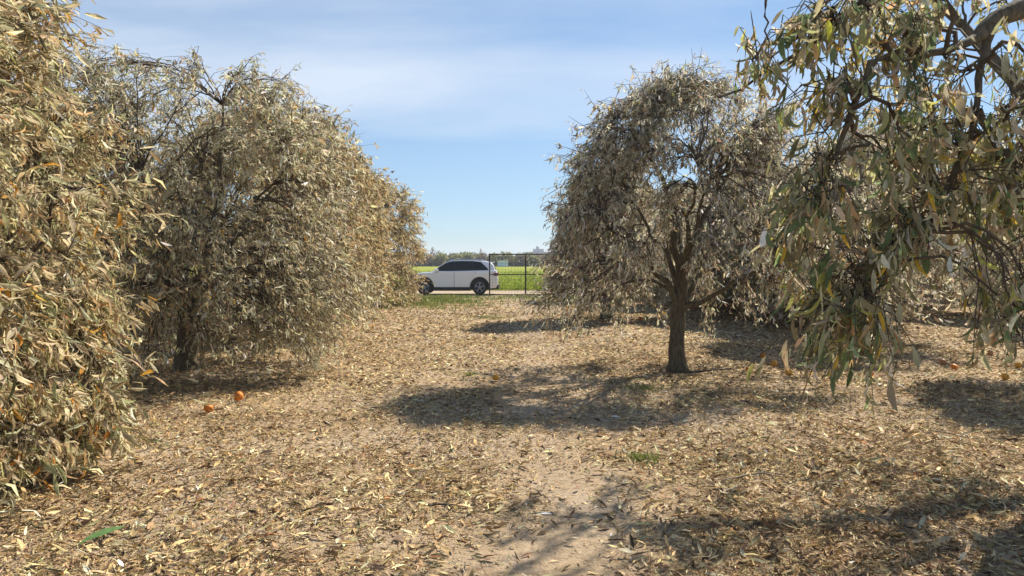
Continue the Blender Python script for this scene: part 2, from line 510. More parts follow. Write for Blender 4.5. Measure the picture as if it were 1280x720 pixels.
    # bare shoots that stick out of the crown's top
    if bare:
        cand = C[C[:, 2] > H * 0.62]
        b0 = cand[rng.integers(0, len(cand), bare)]
        dirv = norm(np.stack([b0[:, 0] * 0.45, b0[:, 1] * 0.45, np.full(bare, 1.0)], axis=1) + rng.normal(0, 0.45, (bare, 3)))
        ln = rng.uniform(0.25, 0.6, (bare, 1))
        e = b0 + dirv * ln
        SP = np.stack([b0, b0 + dirv * ln * 0.5 + rng.normal(0, .03, b0.shape), e + rng.normal(0, .03, b0.shape)], axis=1)
        sV, sQ = tubes(SP, np.broadcast_to(np.array([0.007, 0.005, 0.002]), (bare, 3)).copy(), 3)
        parts_V.append(sV); parts_Q.append(sQ + off)
        # a few leaves on them
        tp = np.concatenate([tp, e, SP[:, 1]]); a0 = np.concatenate([a0, SP[:, 1], b0])
    tw = link('twigs', mesh_np('twigs', np.concatenate(parts_V), [np.concatenate(parts_Q)], mat=M_twig), root, kind='stuff')
    # --- leaves
    nt_ = len(tp)
    li = np.repeat(np.arange(nt_), lpt)
    N = len(li)
    tpos = rng.uniform(0.35, 1.05, (N, 1))
    pos = a0[li] + (tp[li] - a0[li]) * tpos + rng.normal(0, 0.012, (N, 3))
    td = norm(tp[li] - a0[li])
    outw = norm(np.stack([pos[:, 0], pos[:, 1], np.zeros(N)], axis=1))
    d = norm(td * 0.45 + outw * 0.22 + rng.normal(0, spread * 0.62, (N, 3)) + np.array([0, 0, -droop]))
    w, nn = leaf_frames(rng, N, d, 0.8)
    L = leaf_len * np.exp(rng.normal(-0.08, 0.38, N))
    L = np.clip(L, 0.35 * leaf_len, 1.55 * leaf_len)
    # leaves must not dip into the soil
    low = pos[:, 2] - L < zg - loc[2] + 0.02
    d[low, 2] = np.abs(d[low, 2]) * 0.2; d = norm(d); w, nn = leaf_frames(rng, N, d, 0.8)
    W = L * leaf_w * rng.uniform(0.65, 1.35, N)
    fold = rng.uniform(0.25, 1.2, N)
    bend = rng.normal(0.9, 1.15, N)
    twist = rng.normal(0, 0.7, N)
    cc = leaf_cols(rng, N, palette)
    clump_tint = np.exp(rng.normal(0, 0.14, (nt_, 1)))
    cc = np.clip(cc * clump_tint[li], 0.01, 0.82)
    pick = np.zeros(N, bool)
    if singles:
        wp = pos + np.array(loc)[None]
        D = wp[:, 1]
        px = 640 + wp[:, 0] / D * F; py = 324 - (wp[:, 2] - HC) / D * F
        inside = (px > 5) & (px < 1275) & (py > 5) & (py < 715) & (D > 1)
        score = np.where(inside, L / np.hypot(wp[:, 0], D) ** 1.6, 0)
        pick[np.argsort(-score)[:singles]] = True
        var = leaf_variants(id(palette), palette, seed + 5)
        for q in np.nonzero(pick)[0]:
            o = link('leaf', var[rng.integers(len(var))], root)
            Mx = Matrix(((d[q, 0], w[q, 0], nn[q, 0], pos[q, 0]), (d[q, 1], w[q, 1], nn[q, 1], pos[q, 1]), (d[q, 2], w[q, 2], nn[q, 2], pos[q, 2]), (0, 0, 0, 1)))
            o.matrix_local = Mx @ Matrix.Scale(L[q], 4)
    u = ~pick
    V, Q, tv = leaves(pos[u], d[u], w[u], nn[u], L[u], W[u], fold[u], bend[u], S, rng, twist[u], folded)
    if zg is not None:
        V[:, 2] = np.maximum(V[:, 2], zg - loc[2] + 0.004)
    nv = (S + 1) * (3 if S >= 3 or folded else 2)
    link('crown', mesh_np('crown', V, [Q], vert_cols(cc[u], nv, tv, rng), M_leaf), root, kind='stuff')
    return root

PI = math.pi
rl_ = np.random.default_rng(41)
low_l1 = [(rl_.uniform(0.9, 1.95), rl_.uniform(-1.25, 0.5), 0.3 + 1.5 * rl_.uniform(0, 1) ** 1.3) for _ in range(44)]
# ---- the near straw-coloured tree whose foliage hangs to the ground
t = make_tree('dried_tree', (-5.25, 5.7, 0), 11, R=2.08, H=4.35, zb=lambda th: 0.28, nclump=300, tips=15, lpt=10, S=2, folded=True, leaf_len=0.122, leaf_w=0.24,
              palette=PAL_STRAW, droop=0.62, spread=0.85, expo=(5.0, 0.5), shell=0.35, sig=0.19, singles=300, r0=0.16,
              keep=lambda W: (W[:, 0] > -6.5), clump_extra=low_l1,
              limbs_extra=[([(0, 0, 0.95), (0.6, -0.3, 1.9), (1.2, -0.5, 1.9), (1.6, -0.55, 1.25), (1.75, -0.6, 0.6)], 0.045),
                           ([(0, 0, 0.95), (0.3, -0.5, 1.9), (0.8, -1.0, 1.8), (1.2, -1.1, 1.2), (1.35, -1.15, 0.6)], 0.045),
                           ([(0, 0, 0.95), (0.8, 0.2, 1.8), (1.5, 0.3, 1.7), (1.8, 0.3, 1.0)], 0.04)])
tag(t, 'tree of large curled cream leaves hanging to the litter near the fallen green leaf', 'tree', 'dried orchard trees in the left row')
rf_ = np.random.default_rng(17)
front_low = []
for q in range(50):                       # the side towards the lane hangs thick and low
    a_ = rf_.uniform(-2.3, 0.5); k_ = rf_.uniform(0.72, 1.0)
    front_low.append((2.2 * k_ * math.cos(a_), 2.2 * k_ * math.sin(a_), rf_.uniform(0.35, 2.6)))
# ---- second tree of the left row, with dark trunk and sky gaps
t = make_tree('dried_tree', (-4.9, 11.1, 0), 23, R=2.3, H=4.68, zb=lambda th: 0.22, nclump=350, tips=14, lpt=10, S=2, folded=True, leaf_len=0.092, leaf_w=0.27,
              palette=PAL_KHAKI, droop=0.6, expo=(7.0, 0.5), shell=0.42, sig=0.19, fork=0.75, r0=0.17, bare=60, clump_extra=front_low)
tag(t, 'wide khaki-leaved tree with dark trunk and sky gaps between its upper limbs', 'tree', 'dried orchard trees in the left row')
# ---- the rest of the left row
g1 = make_tree('dried_tree', (-5.45, 16.4, 0), 31, R=2.25, H=4.95, zb=lambda th: 0.25, nclump=340, tips=13, lpt=9, S=2, leaf_len=0.13, leaf_w=0.26,
               palette=PAL_TAN, droop=0.6, expo=(5.0, 0.5), shell=0.4, sig=0.2, fork=0.8, r0=0.15)
tag(g1, 'tan-leaved tree directly behind the wide khaki tree with sky gaps', 'tree', 'dried orchard trees in the left row')
for (x, y, rz, sz, lab) in [(-5.65, 21.6, 2.1, 1.0, 'tan-leaved tree two places short of the grass verge in the dense row'),
                            (-5.7, 26.9, 4.0, 0.97, 'tan-leaved last tree of the dense row, partly hiding the front of the car')]:
    c = copy_tree(g1); c.location = (x, y, 0); c.rotation_euler.z = rz; c.scale = (1, 1, sz)
    c['label'] = lab

# ---- the tree with the bare trunk
def zb_r1(th):
    # foliage hangs lower at the sides and behind than over the trunk's front
    f = max(0.0, math.cos(th + PI / 2))            # 1 towards the camera
    return 0.62 + 0.85 * f ** 0.7
r1 = ground_at(848, 467)
t = make_tree('dried_tree', (r1.x, r1.y, 0), 47, R=2.1, H=4.5, zb=zb_r1, nclump=310, tips=14, lpt=8, S=2, folded=True, leaf_len=0.088, leaf_w=0.27,
              palette=PAL_GREY, droop=1.0, spread=0.65, expo=(2.1, 0.62), shell=0.5, sig=0.165, fork=1.45, r0=0.125, lean=(0.05, 0.05), bare=60, r_th=lambda th: 1 + 0.38 * np.clip(np.cos(th - 0.1), 0, 1) ** 1.5,
              limbs_extra=[([(0.03, 0, 1.0), (0.35, -0.2, 1.12), (0.75, -0.5, 1.45), (1.2, -0.7, 1.65)], 0.055),
                           ([(0.02, 0, 1.15), (-0.3, 0.25, 1.45), (-0.7, 0.5, 1.4), (-1.0, 0.7, 1.15)], 0.035)])
tag(t, 'grey-leaved weeping tree on a bare dark trunk with a low forked limb', 'tree', 'dried orchard trees in the right row')
r2 = ground_at(758, 401)
g2 = make_tree('dried_tree', (r2.x, r2.y, 0), 59, R=1.5, H=4.4, zb=lambda th: 0.45, nclump=300, tips=13, lpt=9, S=2, leaf_len=0.13, leaf_w=0.26,
               palette=PAL_GREY, droop=0.95, spread=0.65, expo=(2.4, 0.55), shell=0.5, sig=0.2, fork=1.2, r0=0.16)
tag(g2, 'grey-leaved weeping tree standing between the bare-trunked tree and the gate', 'tree', 'dried orchard trees in the right row')
c = copy_tree(g2); c.location = (4.0, 31.0, 0); c.rotation_euler.z = 2.4; c.scale = (1, 1, 0.95)
c['label'] = 'grey-leaved tree whose low foliage hides the hinge end of the gate'

# ---- rows farther right
g3 = make_tree('dried_tree', (8.9, 10.3, 0), 83, R=2.25, H=4.5, zb=lambda th: 1.0, nclump=210, tips=12, lpt=9, S=2, leaf_len=0.13, leaf_w=0.26,
               palette=PAL_GREY, droop=0.95, spread=0.65, expo=(2.4, 0.55), shell=0.5, sig=0.2, fork=1.2, r0=0.13)
tag(g3, 'grey-leaved orchard tree in the rows behind the overhanging olive branches', 'tree', 'orchard trees in the back rows')
for i, (x, y, rz, sz) in enumerate([(7.7, 15.6, 0.4, 1.0), (7.4, 21.8, 2.9, 1.0), (6.9, 27.2, 4.9, 1.0), (8.4, 19.2, 1.7, 0.96), (8.8, 24.2, 3.3, 1.02), (8.6, 29.2, 5.5, 0.98), (14.6, 17.5, 5.0, 1.0),
                                    (14.8, 22.6, 2.6, 0.97), (14.5, 27.8, 1.1, 1.0), (14.7, 32.2, 3.0, 1.0), (20.8, 25.0, 0.9, 1.0), (20.6, 31.0, 2.0, 1.0), (8.7, 33.5, 0.2, 0.95)]):
    c = copy_tree(g3 if y < 17.6 else g2); c.location = (x, y, 0); c.rotation_euler.z = rz; c.scale = (1.0, 1.0, sz) if y < 17.6 else (1.45, 1.45, sz)
    c['label'] = 'grey-leaved orchard tree in the rows behind the overhanging olive branches'
    c['group'] = 'orchard trees in the back rows'
for i, (x, y, rz) in enumerate([(-11.0, 13.5, 1.0), (-11.2, 19.5, 2.2)]):
    c = copy_tree(g1); c.location = (x, y, 0); c.rotation_euler.z = rz
    c['label'] = 'tan tree glimpsed through the gaps behind the dense row'
    c['group'] = 'orchard trees behind the dense row'

# ---- the near tree on the right whose branches overhang: trunk stands outside the frame
B0 = (5.25, 6.2, 0.0)
def rel(px, py, D):
    p = at(px, py, D); return (p.x - B0[0], p.y - B0[1], p.z)
strand = []
def hang(pts, n, jit=0.10):
    pts = np.array([rel(*p) for p in pts]); r = np.random.default_rng(len(strand) + 3)
    t = np.linspace(0, 1, len(pts)); tt = np.linspace(0.15, 1, n)
    q = np.stack([np.interp(tt, t, pts[:, c]) for c in range(3)], axis=1) + r.normal(0, jit, (n, 3))
    strand.extend(q.tolist())
L0 = [([(0, 0, 1.5), (-0.25, 0.0, 2.4), rel(1330, -10, 4.8), rel(1262, 8, 4.7), rel(1228, 40, 4.6), rel(1210, 55, 4.55)], 0.17),
      ([rel(1232, 36, 4.6), rel(1223, 75, 4.55), rel(1217, 140, 4.5), rel(1196, 205, 4.5)], 0.032),
      ([rel(1228, 45, 4.6), rel(1190, 60, 4.5), rel(1150, 76, 4.4), rel(1118, 62, 4.3), rel(1085, 80, 4.2)], 0.032),
      ([rel(1228, -60, 4.7), rel(1085, -5, 4.4), rel(1030, 40, 4.3), rel(970, 86, 4.3), rel(895, 124, 4.3)], 0.020),
      ([rel(1180, -80, 4.6), rel(1042, -8, 4.2), rel(1000, 40, 4.2), rel(960, 75, 4.2)], 0.015),
      ([rel(1196, 205, 4.5), rel(1170, 260, 4.4), rel(1120, 320, 4.2), rel(1085, 370, 4.1)], 0.020),
      ([rel(1217, 140, 4.5), rel(1245, 200, 4.6), rel(1262, 260, 4.6)], 0.026),
      ([rel(1085, 80, 4.2), rel(1065, 140, 4.15), rel(1040, 200, 4.1), rel(1010, 260, 4.1)], 0.022),
      ([rel(1020, -90, 4.2), rel(948, 0, 4.0), rel(955, 40, 4.0), rel(957, 72, 4.0)], 0.010)]
hang([(1196, 205, 4.5), (1170, 250, 4.4), (1120, 310, 4.2), (1088, 360, 4.1), (1068, 395, 4.05), (1060, 425, 4.05)], 28, 0.085)
hang([(1085, 80, 4.2), (1060, 150, 4.1), (1035, 210, 4.1), (1015, 260, 4.1), (1008, 310, 4.1)], 18, 0.11)
hang([(1245, 180, 4.6), (1262, 240, 4.6), (1270, 290, 4.6)], 14, 0.13)
hang([(1150, 76, 4.4), (1150, 150, 4.3), (1140, 230, 4.2)], 14, 0.13)
hang([(970, 86, 4.3), (940, 105, 4.3), (900, 122, 4.3)], 4, 0.06)
hang([(1040, 5, 4.3), (1010, 45, 4.2), (975, 90, 4.2)], 8, 0.09)
hang([(1180, 10, 4.5), (1120, 20, 4.4), (1070, 30, 4.4)], 10, 0.12)
hang([(1285, 385, 4.0), (1275, 415, 4.0)], 4, 0.05)
hang([(1230, 90, 4.4), (1240, 140, 4.5)], 6, 0.12)
for q in range(32):                      # upper crown, above the frame
    r_ = np.random.default_rng(900 + q)
    strand.append([r_.uniform(3.0, 6.8) - B0[0], r_.uniform(7.3, 8.9) - B0[1], r_.uniform(4.35, 5.5)])
L0.append(([(0, 0, 1.5), (-0.3, 0.7, 3.0), (-0.7, 1.5, 4.3), (-1.2, 2.0, 4.9)], 0.10))
L0.append(([(0, 0, 1.5), (0.2, 0.8, 3.0), (0.5, 1.6, 4.3), (0.7, 2.2, 4.9)], 0.09))
def keep_r0(W):
    D = np.maximum(W[:, 1], 0.2)
    px = 640 + W[:, 0] / D * F; py = 324 - (W[:, 2] - HC) / D * F
    ok = (np.hypot(W[:, 0], W[:, 1]) > 3.7)
    # sparse on the open side, none over the path
    ok &= ~((px < 1000) & (py > 110) & (W[:, 1] < 6.5) & (W[:, 1] > 0.3))
    ok &= ~((px < 930) & (py > -40))
    return ok
t = make_tree('overhanging_tree', B0, 71, R=2.5, H=5.1, zb=lambda th: 1.85, nclump=70, tips=7, lpt=6, S=3, leaf_len=0.11, leaf_w=0.28,
              palette=PAL_OLIVE, droop=1.25, spread=0.6, expo=(3.0, 0.5), shell=0.5, sig=0.13, fork=1.5, r0=0.2, nlimb=5, bare=6,
              limbs_extra=L0, clump_extra=strand, singles=300, keep=keep_r0)
tag(t, 'overhanging tree with a thick dark limb and large drooping olive and brown leaves', 'tree')

# ================================================================ leaf litter
PAL_LIT = [((0.56, 0.42, 0.215), 36), ((0.47, 0.335, 0.165), 28), ((0.64, 0.52, 0.31), 20), ((0.26, 0.165, 0.085), 19), ((0.15, 0.095, 0.06), 16), ((0.43, 0.26, 0.10), 6), ((0.33, 0.30, 0.16), 6), ((0.62, 0.54, 0.38), 2)]
PAL_LIT = [(tuple(1.06 * v for v in c), w_) for c, w_ in PAL_LIT]
bare_spots = [(ground_at(690, 690), 0.45, 0.6), (ground_at(735, 610), 0.5, 0.7), (ground_at(440, 600), 0.35, 0.35), (ground_at(700, 700), 0.5, 0.5), (ground_at(745, 540), 0.45, 0.9),
              (ground_at(690, 405), 1.0, 1.6), (ground_at(700, 480), 0.6, 1.0), (ground_at(560, 480), 0.5, 0.8), (ground_at(650, 385), 0.8, 1.5), (ground_at(420, 690), 0.3, 0.2), (ground_at(640, 500), 0.3, 0.5)]
def density(x, y):
    m = np.ones_like(x)
    for c, rx, ry in bare_spots:
        q = ((x - c.x) / rx) ** 2 + ((y - c.y) / ry) ** 2
        m *= 1 - 0.72 * np.exp(-q * 0.9)
    xc = 0.38 + 0.16 * np.sin(y * 0.55)
    m *= 1 - 0.5 * np.exp(-((x - xc) / 0.5) ** 2)
    m *= 0.7 + 0.3 * np.sin(x * 1.7 + 1.3 * np.sin(y * 1.1)) * np.sin(y * 1.9 + 0.7 * np.sin(x * 2.3))
    return np.clip(m, 0.05, 1)

rng = np.random.default_rng(5)
def scatter(x0, x1, y0, y1, per_m2):
    n = int((x1 - x0) * (y1 - y0) * per_m2)
    x = rng.uniform(x0, x1, n); y = rng.uniform(y0, y1, n)
    ok = (np.abs(x) < 0.76 * y + 1.6) & (rng.uniform(0, 1, n) < density(x, y))
    return x[ok], y[ok]

def litter(name, zones, mat=M_litter, pal=PAL_LIT, tilt=0.28, folded=False, curl=0.8):
    Vs, Qs, Cs, off = [], [], [], 0
    for (x0, x1, y0, y1, dens, lm, lw, S) in zones:
        x, y = scatter(x0, x1, y0, y1, dens)
        n = len(x)
        a = rng.uniform(0, 2 * np.pi, n)
        d = norm(np.stack([np.cos(a), np.sin(a), rng.normal(0.05, tilt, n)], axis=1))
        w, nn = leaf_frames(rng, n, d, 2.2)
        L = np.minimum(lm * np.exp(rng.normal(0, 0.42, n)), 1.6 * lm); W = L * np.minimum(lw * np.exp(rng.normal(0, 0.4, n)), 1.6 * lw)
        pos = np.stack([x, y, gz(x, y) + 0.006 + np.abs(rng.normal(0, 0.014, n))], axis=1) - d * L[:, None] * 0.5
        bend = rng.normal(0.2, curl, n); fold = rng.uniform(0.0, 0.95, n); tw = rng.normal(0, 0.6, n)
        V, Q, tv = leaves(pos, d, w, nn, L, W, fold, bend, S, rng, tw, folded)
        g_ = gz(V[:, 0], V[:, 1]); V[:, 2] = np.clip(V[:, 2], g_ + 0.003, g_ + 0.05 + 0.3 * np.maximum(0, V[:, 2] - g_ - 0.05))
        nv = 4 if S == 1 else (S + 1) * (3 if S >= 3 or folded else 2)
        Vs.append(V); Qs.append(Q + off); off += len(V)
        # drifts of older, redder leaves lie among the fresh straw-coloured ones
        old = 0.5 + 0.5 * np.sin(x * 1.3 + 1.7 * np.sin(y * 0.9 + 0.4)) * np.sin(y * 1.6 + 1.1 * np.sin(x * 0.8))
        old = np.clip(old * 1.2 - 0.35 + 0.45 * np.exp(-((x - 2.4) / 1.8) ** 2 - ((y - 4.6) / 0.9) ** 2), 0, 1) * rng.uniform(0.2, 1, n)
        cl = leaf_cols(rng, n, pal, 0.34) * (1 - old[:, None] * np.array([0.34, 0.42, 0.46]))
        Cs.append(vert_cols(cl, nv, tv, rng))
    o = link(name, mesh_np(name, np.concatenate(Vs), [np.concatenate(Qs)], np.concatenate(Cs), mat), kind='stuff')
    return o

o = litter('leaf_litter', [(-6, 7, 2.6, 6.5, 2700, 0.040, 0.16, 2), (-6, 7, 2.6, 6.5, 2200, 0.018, 0.32, 1), (-8, 9, 6.5, 10, 1300, 0.044, 0.18, 2), (-8, 9, 6.5, 10, 700, 0.03, 0.3, 1)])
tag(o, 'dry tan leaf litter covering the orchard floor', 'leaf litter')
o = litter('curled_litter', [(-6, 7, 2.6, 6.5, 620, 0.075, 0.24, 2), (-8, 9, 6.5, 10, 330, 0.075, 0.24, 2)], tilt=0.25, folded=True)
o3 = litter('straw_litter', [(0.6, 5.2, 3.6, 7.6, 330, 0.10, 0.15, 3), (-3.6, -0.4, 3.4, 6.2, 190, 0.095, 0.15, 3)], tilt=0.2, curl=1.1)
tag(o3, 'long curled straw-like dry leaves heaped over the coarse litter', 'leaf litter')
tag(o, 'larger curled dry leaves lying loose over the fine litter', 'leaf litter')
o2 = litter('leaf_litter', [(-10, 13, 10, 16, 950, 0.065, 0.26, 1), (-13, 20, 16, 24, 380, 0.085, 0.30, 1), (-12, 24, 24, 31, 150, 0.10, 0.32, 1)])
tag(o2, 'dry tan leaf litter farther down the orchard lane', 'leaf litter')

# ================================================================ generic mesh helpers for made things
class MB:
    """collects shapes in one bmesh"""
    def __init__(self): self.bm = bmesh.new()
    def box(self, x0, x1, y0, y1, z0, z1, bevel=0.0):
        vs_ = [self.bm.verts.new(p) for p in [(x0, y0, z0), (x1, y0, z0), (x1, y1, z0), (x0, y1, z0), (x0, y0, z1), (x1, y0, z1), (x1, y1, z1), (x0, y1, z1)]]
        fs = [self.bm.faces.new([vs_[i] for i in f]) for f in [(0, 3, 2, 1), (4, 5, 6, 7), (0, 1, 5, 4), (1, 2, 6, 5), (2, 3, 7, 6), (3, 0, 4, 7)]]
        if bevel:
            es = list({e for f in fs for e in f.edges})
            bmesh.ops.bevel(self.bm, geom=es, offset=bevel, segments=2, affect='EDGES', profile=0.6)
        return self
    def prism(self, pts, y0, y1, bevel=0.0, seg=3, taper=None):
        """polygon in x-z extruded from y0 to y1; taper(z) may give the half width instead"""
        n = len(pts)
        a = [self.bm.verts.new((x, (y0 if taper is None else -taper(z)), z)) for x, z in pts]
        b = [self.bm.verts.new((x, (y1 if taper is None else taper(z)), z)) for x, z in pts]
        fs = [self.bm.faces.new(a), self.bm.faces.new(b[::-1])]
        for i in range(n):
            fs.append(self.bm.faces.new([a[i], b[i], b[(i + 1) % n], a[(i + 1) % n]]))
        bmesh.ops.recalc_face_normals(self.bm, faces=fs)
        if bevel:
            es = list({e for f in fs[:2] for e in f.edges})
            bmesh.ops.bevel(self.bm, geom=es, offset=bevel, segments=seg, affect='EDGES', profile=0.5)
        return self
    def poly(self, pts, thick):
        """flat plate through 3D points, given thickness along its normal"""
        v = [self.bm.verts.new(p) for p in pts]
        f = self.bm.faces.new(v); f.normal_update()
        nrm = f.normal.copy()
        r = bmesh.ops.extrude_face_region(self.bm, geom=[f])
        bmesh.ops.translate(self.bm, vec=nrm * thick, verts=[g for g in r['geom'] if isinstance(g, bmesh.types.BMVert)])
        return self
    def lathe(self, prof, seg=32, axis='Y', c=(0, 0, 0)):
        """profile of (r, h) turned about an axis"""
        rings = []
        for r, h in prof:
            ring = []
            for i in range(seg):
                a = 2 * PI * i / seg
                p = {'Y': (r * math.cos(a), h, r * math.sin(a)), 'Z': (r * math.cos(a), r * math.sin(a), h)}[axis]
                ring.append(self.bm.verts.new((p[0] + c[0], p[1] + c[1], p[2] + c[2])))
            rings.append(ring)
        for k in range(len(rings) - 1):
            for i in range(seg):
                self.bm.faces.new([rings[k][i], rings[k][(i + 1) % seg], rings[k + 1][(i + 1) % seg], rings[k + 1][i]])
        for ring in (rings[0], rings[-1]):
            try: self.bm.faces.new(ring)
            except ValueError: pass
        bmesh.ops.recalc_face_normals(self.bm, faces=self.bm.faces[:])
        return self
    def tube(self, pts, r, s=8):
        P = np.array([pts], float); K = P.shape[1]
        rr = np.full((1, K), r) if np.isscalar(r) else np.array([r], float)
        V, Q = tubes(P, rr, s)
        vv = [self.bm.verts.new(p) for p in V]
        for q in Q: self.bm.faces.new([vv[i] for i in q])
        self.bm.faces.new(vv[:s][::-1]); self.bm.faces.new(vv[-s:])
        return self
    def build(self, name, mat, parent=None, loc=None, smooth=False, kind=None):
        me = bpy.data.meshes.new(name)
        self.bm.to_mesh(me); self.bm.free()
        me.materials.append(mat)
        if smooth:
            me.polygons.foreach_set('use_smooth', np.ones(len(me.polygons), bool))
            me.set_sharp_from_angle(angle=math.radians(38))
        return link(name, me, parent, loc, kind)

def empty(name, loc, rz=0.0):
    o = bpy.data.objects.new(name, None); COL.objects.link(o)
    o.location = loc; o.rotation_euler.z = rz
    return o

# ================================================================ the white car on the dirt road
M_white = simple('white_car_paint', (0.90, 0.91, 0.93), 0.22, spec=0.5, coat=1.0)
M_black = simple('black_plastic', (0.018, 0.018, 0.02), 0.55)
M_glass = simple('dark_tinted_glass', (0.010, 0.016, 0.017), 0.05, spec=0.3)
M_tyre = simple('tyre_rubber', (0.02, 0.02, 0.02), 0.8, noise=0.3, nscale=30)
M_rim = simple('grey_alloy', (0.36, 0.36, 0.37), 0.35, metal=0.8)
M_chrome = simple('silver_rail', (0.6, 0.6, 0.62), 0.25, metal=1.0)
M_red = simple('tail_light_red', (0.22, 0.012, 0.012), 0.15)
M_lamp = simple('headlight_glass', (0.7, 0.72, 0.75), 0.08)
car = empty('parked_car', (-2.88, 36.7, 0.012)); car.scale = (0.965, 1.0, 1.035)
tag(car, 'white five-door estate car with dark windows parked on the dirt road', 'car')
FA, RA, WR = -1.42, 1.36, 0.355
def arch(cx, n=9, r=0.435, z0=0.30):
    a0 = math.asin((z0 - 0.36) / r)
    return [(cx + r * math.cos(a), 0.36 + r * math.sin(a)) for a in np.linspace(PI - a0, a0, n)]
low = ([(-2.20, 0.30)] + arch(FA) + arch(RA) +
       [(2.18, 0.34), (2.27, 0.50), (2.29, 0.72), (2.24, 1.02), (2.20, 1.16), (1.3, 1.155), (0.0, 1.10), (-1.02, 1.085), (-1.6, 1.045), (-2.05, 0.975), (-2.24, 0.86), (-2.31, 0.66), (-2.29, 0.45)])
MB().prism(low, -0.905, 0.905, bevel=0.055, seg=3).build('body', M_white, car, smooth=True)
hw = lambda z: 0.865 - max(0, z - 1.05) * 0.36
green = [(-1.06, 1.08), (-0.80, 1.26), (-0.36, 1.52), (-0.10, 1.60), (0.35, 1.64), (1.0, 1.635), (1.55, 1.60), (1.93, 1.53), (2.02, 1.42), (2.16, 1.15), (1.4, 1.10), (0, 1.07)]
cab = MB().prism(green, 0, 0, bevel=0.035, seg=3, taper=hw).build('cabin', M_white, car, smooth=True)
def side_plate(poly, sgn, off, thick):
    pts = [(x, sgn * (hw(z) + off), z) for x, z in poly]
    if sgn < 0: pts = pts
    else: pts = pts[::-1]
    return pts
for sgn in (-1, 1):
    # dark surround, then the three panes just proud of it
    sur = [(-0.93, 1.125), (-0.76, 1.27), (-0.34, 1.51), (-0.08, 1.575), (0.40, 1.60), (1.0, 1.59), (1.42, 1.545), (1.80, 1.22), (1.78, 1.165), (0.0, 1.125)]
    MB().poly(side_plate(sur, sgn, 0.002, 0.004), 0.004).build('window_surround', M_black, cab)
    for pn in ([(-0.88, 1.14), (-0.72, 1.27), (-0.33, 1.49), (-0.08, 1.55), (0.05, 1.565), (0.07, 1.14)],
               [(0.11, 1.14), (0.10, 1.57), (0.40, 1.58), (0.94, 1.572), (1.04, 1.155)],
               [(1.09, 1.16), (1.00, 1.57), (1.40, 1.525), (1.74, 1.23), (1.73, 1.175)]):
        MB().poly(side_plate(pn, sgn, 0.007, 0.004), 0.004).build('window', M_glass, cab)
    # doors: plates with real gaps
    for pts, hx in ((([(-0.98, 0.42), (-1.0, 0.75), (-0.97, 1.06), (0.075, 1.08), (0.075, 0.38), (-0.9, 0.38)]), -0.06),
                    (([(0.095, 0.38), (0.095, 1.08), (1.12, 1.11), (1.10, 0.96), (0.97, 0.80), (0.86, 0.60), (0.84, 0.38)]), 0.92)):
        p3 = [(x, sgn * 0.9065, z) for x, z in pts]
        if sgn < 0: p3 = p3[::-1]
        m = MB().poly(p3, 0.008)
        bmesh.ops.recalc_face_normals(m.bm, faces=m.bm.faces[:])
        dr = m.build('door', M_white, car)
        y = sgn * 0.925
        MB().box(hx - 0.10, hx + 0.10, min(y, y + sgn * 0.025), max(y, y + sgn * 0.025), 0.925, 0.955, 0.008).build('handle', M_white, dr)
        xs0 = pts[0][0] - 0.012
    for sx in (0.085, 1.135):
        MB().box(sx - 0.007, sx + 0.007, sgn * 0.9075 - 0.002, sgn * 0.9075 + 0.002, 0.40 if sx < 1 else 0.98, 1.085).build('door_seam', M_black, car)
    # sill, arch mouldings
    y0, y1 = sorted((sgn * 0.86, sgn * 0.925))
    MB().box(-0.98, 0.92, y0, y1, 0.20, 0.375, 0.02).build('sill', M_black, car)
    for cx in (FA, RA):
        outer = [(cx + 0.50 * math.cos(a), 0.36 + 0.50 * math.sin(a)) for a in np.linspace(-0.12, PI + 0.12, 15)]
        inner = [(cx + 0.43 * math.cos(a), 0.36 + 0.43 * math.sin(a)) for a in np.linspace(PI + 0.12, -0.12, 15)]
        m = MB()
        ya, yb = sgn * 0.88, sgn * 0.918
        o_ = [[m.bm.verts.new((x, y, z)) for x, z in outer] for y in (ya, yb)]
        i_ = [[m.bm.verts.new((x, y, z)) for x, z in inner[::-1]] for y in (ya, yb)]
        for q in range(14):
            m.bm.faces.new([o_[1][q], o_[1][q + 1], i_[1][q + 1], i_[1][q]])
            m.bm.faces.new([o_[0][q], o_[0][q + 1], o_[1][q + 1], o_[1][q]])
            m.bm.faces.new([i_[0][q], i_[1][q], i_[1][q + 1], i_[0][q + 1]])
        m.build('wheel_arch', M_black, car)
        # wheel
        wh = empty('wheel', (cx, sgn * 0.79, 0.36)); wh.parent = car
        prof = [(0.245, -0.10), (0.31, -0.11), (0.345, -0.095), (0.358, -0.05), (0.358, 0.05), (0.345, 0.095), (0.31, 0.11), (0.245, 0.10)]
        MB().lathe(prof, 36).build('tyre', M_tyre, wh, smooth=True)
        rm = MB()
        rm.lathe([(0.25, -0.02), (0.25, 0.10), (0.232, 0.112), (0.222, 0.09), (0.222, -0.02)], 36) if sgn > 0 else rm.lathe([(0.25, 0.02), (0.25, -0.10), (0.232, -0.112), (0.222, -0.09), (0.222, 0.02)], 36)
        for q in range(5):
            a = q * 2 * PI / 5 + 0.3
            for dq in (-0.13, 0.13):
                p0 = (0.05 * math.cos(a), sgn * 0.085, 0.05 * math.sin(a)); p1 = (0.235 * math.cos(a + dq), sgn * 0.095, 0.235 * math.sin(a + dq))
                rm.tube([p0, p1], [0.026, 0.018], 6)
        rm.lathe([(0.07, sgn * 0.06), (0.07, sgn * 0.10), (0.03, sgn * 0.11)], 16)
        rm.build('rim', M_rim, wh, smooth=True)
        MB().lathe([(0.238, sgn * 0.0), (0.238, sgn * 0.015)], 24).build('brake_disc', M_black, wh)
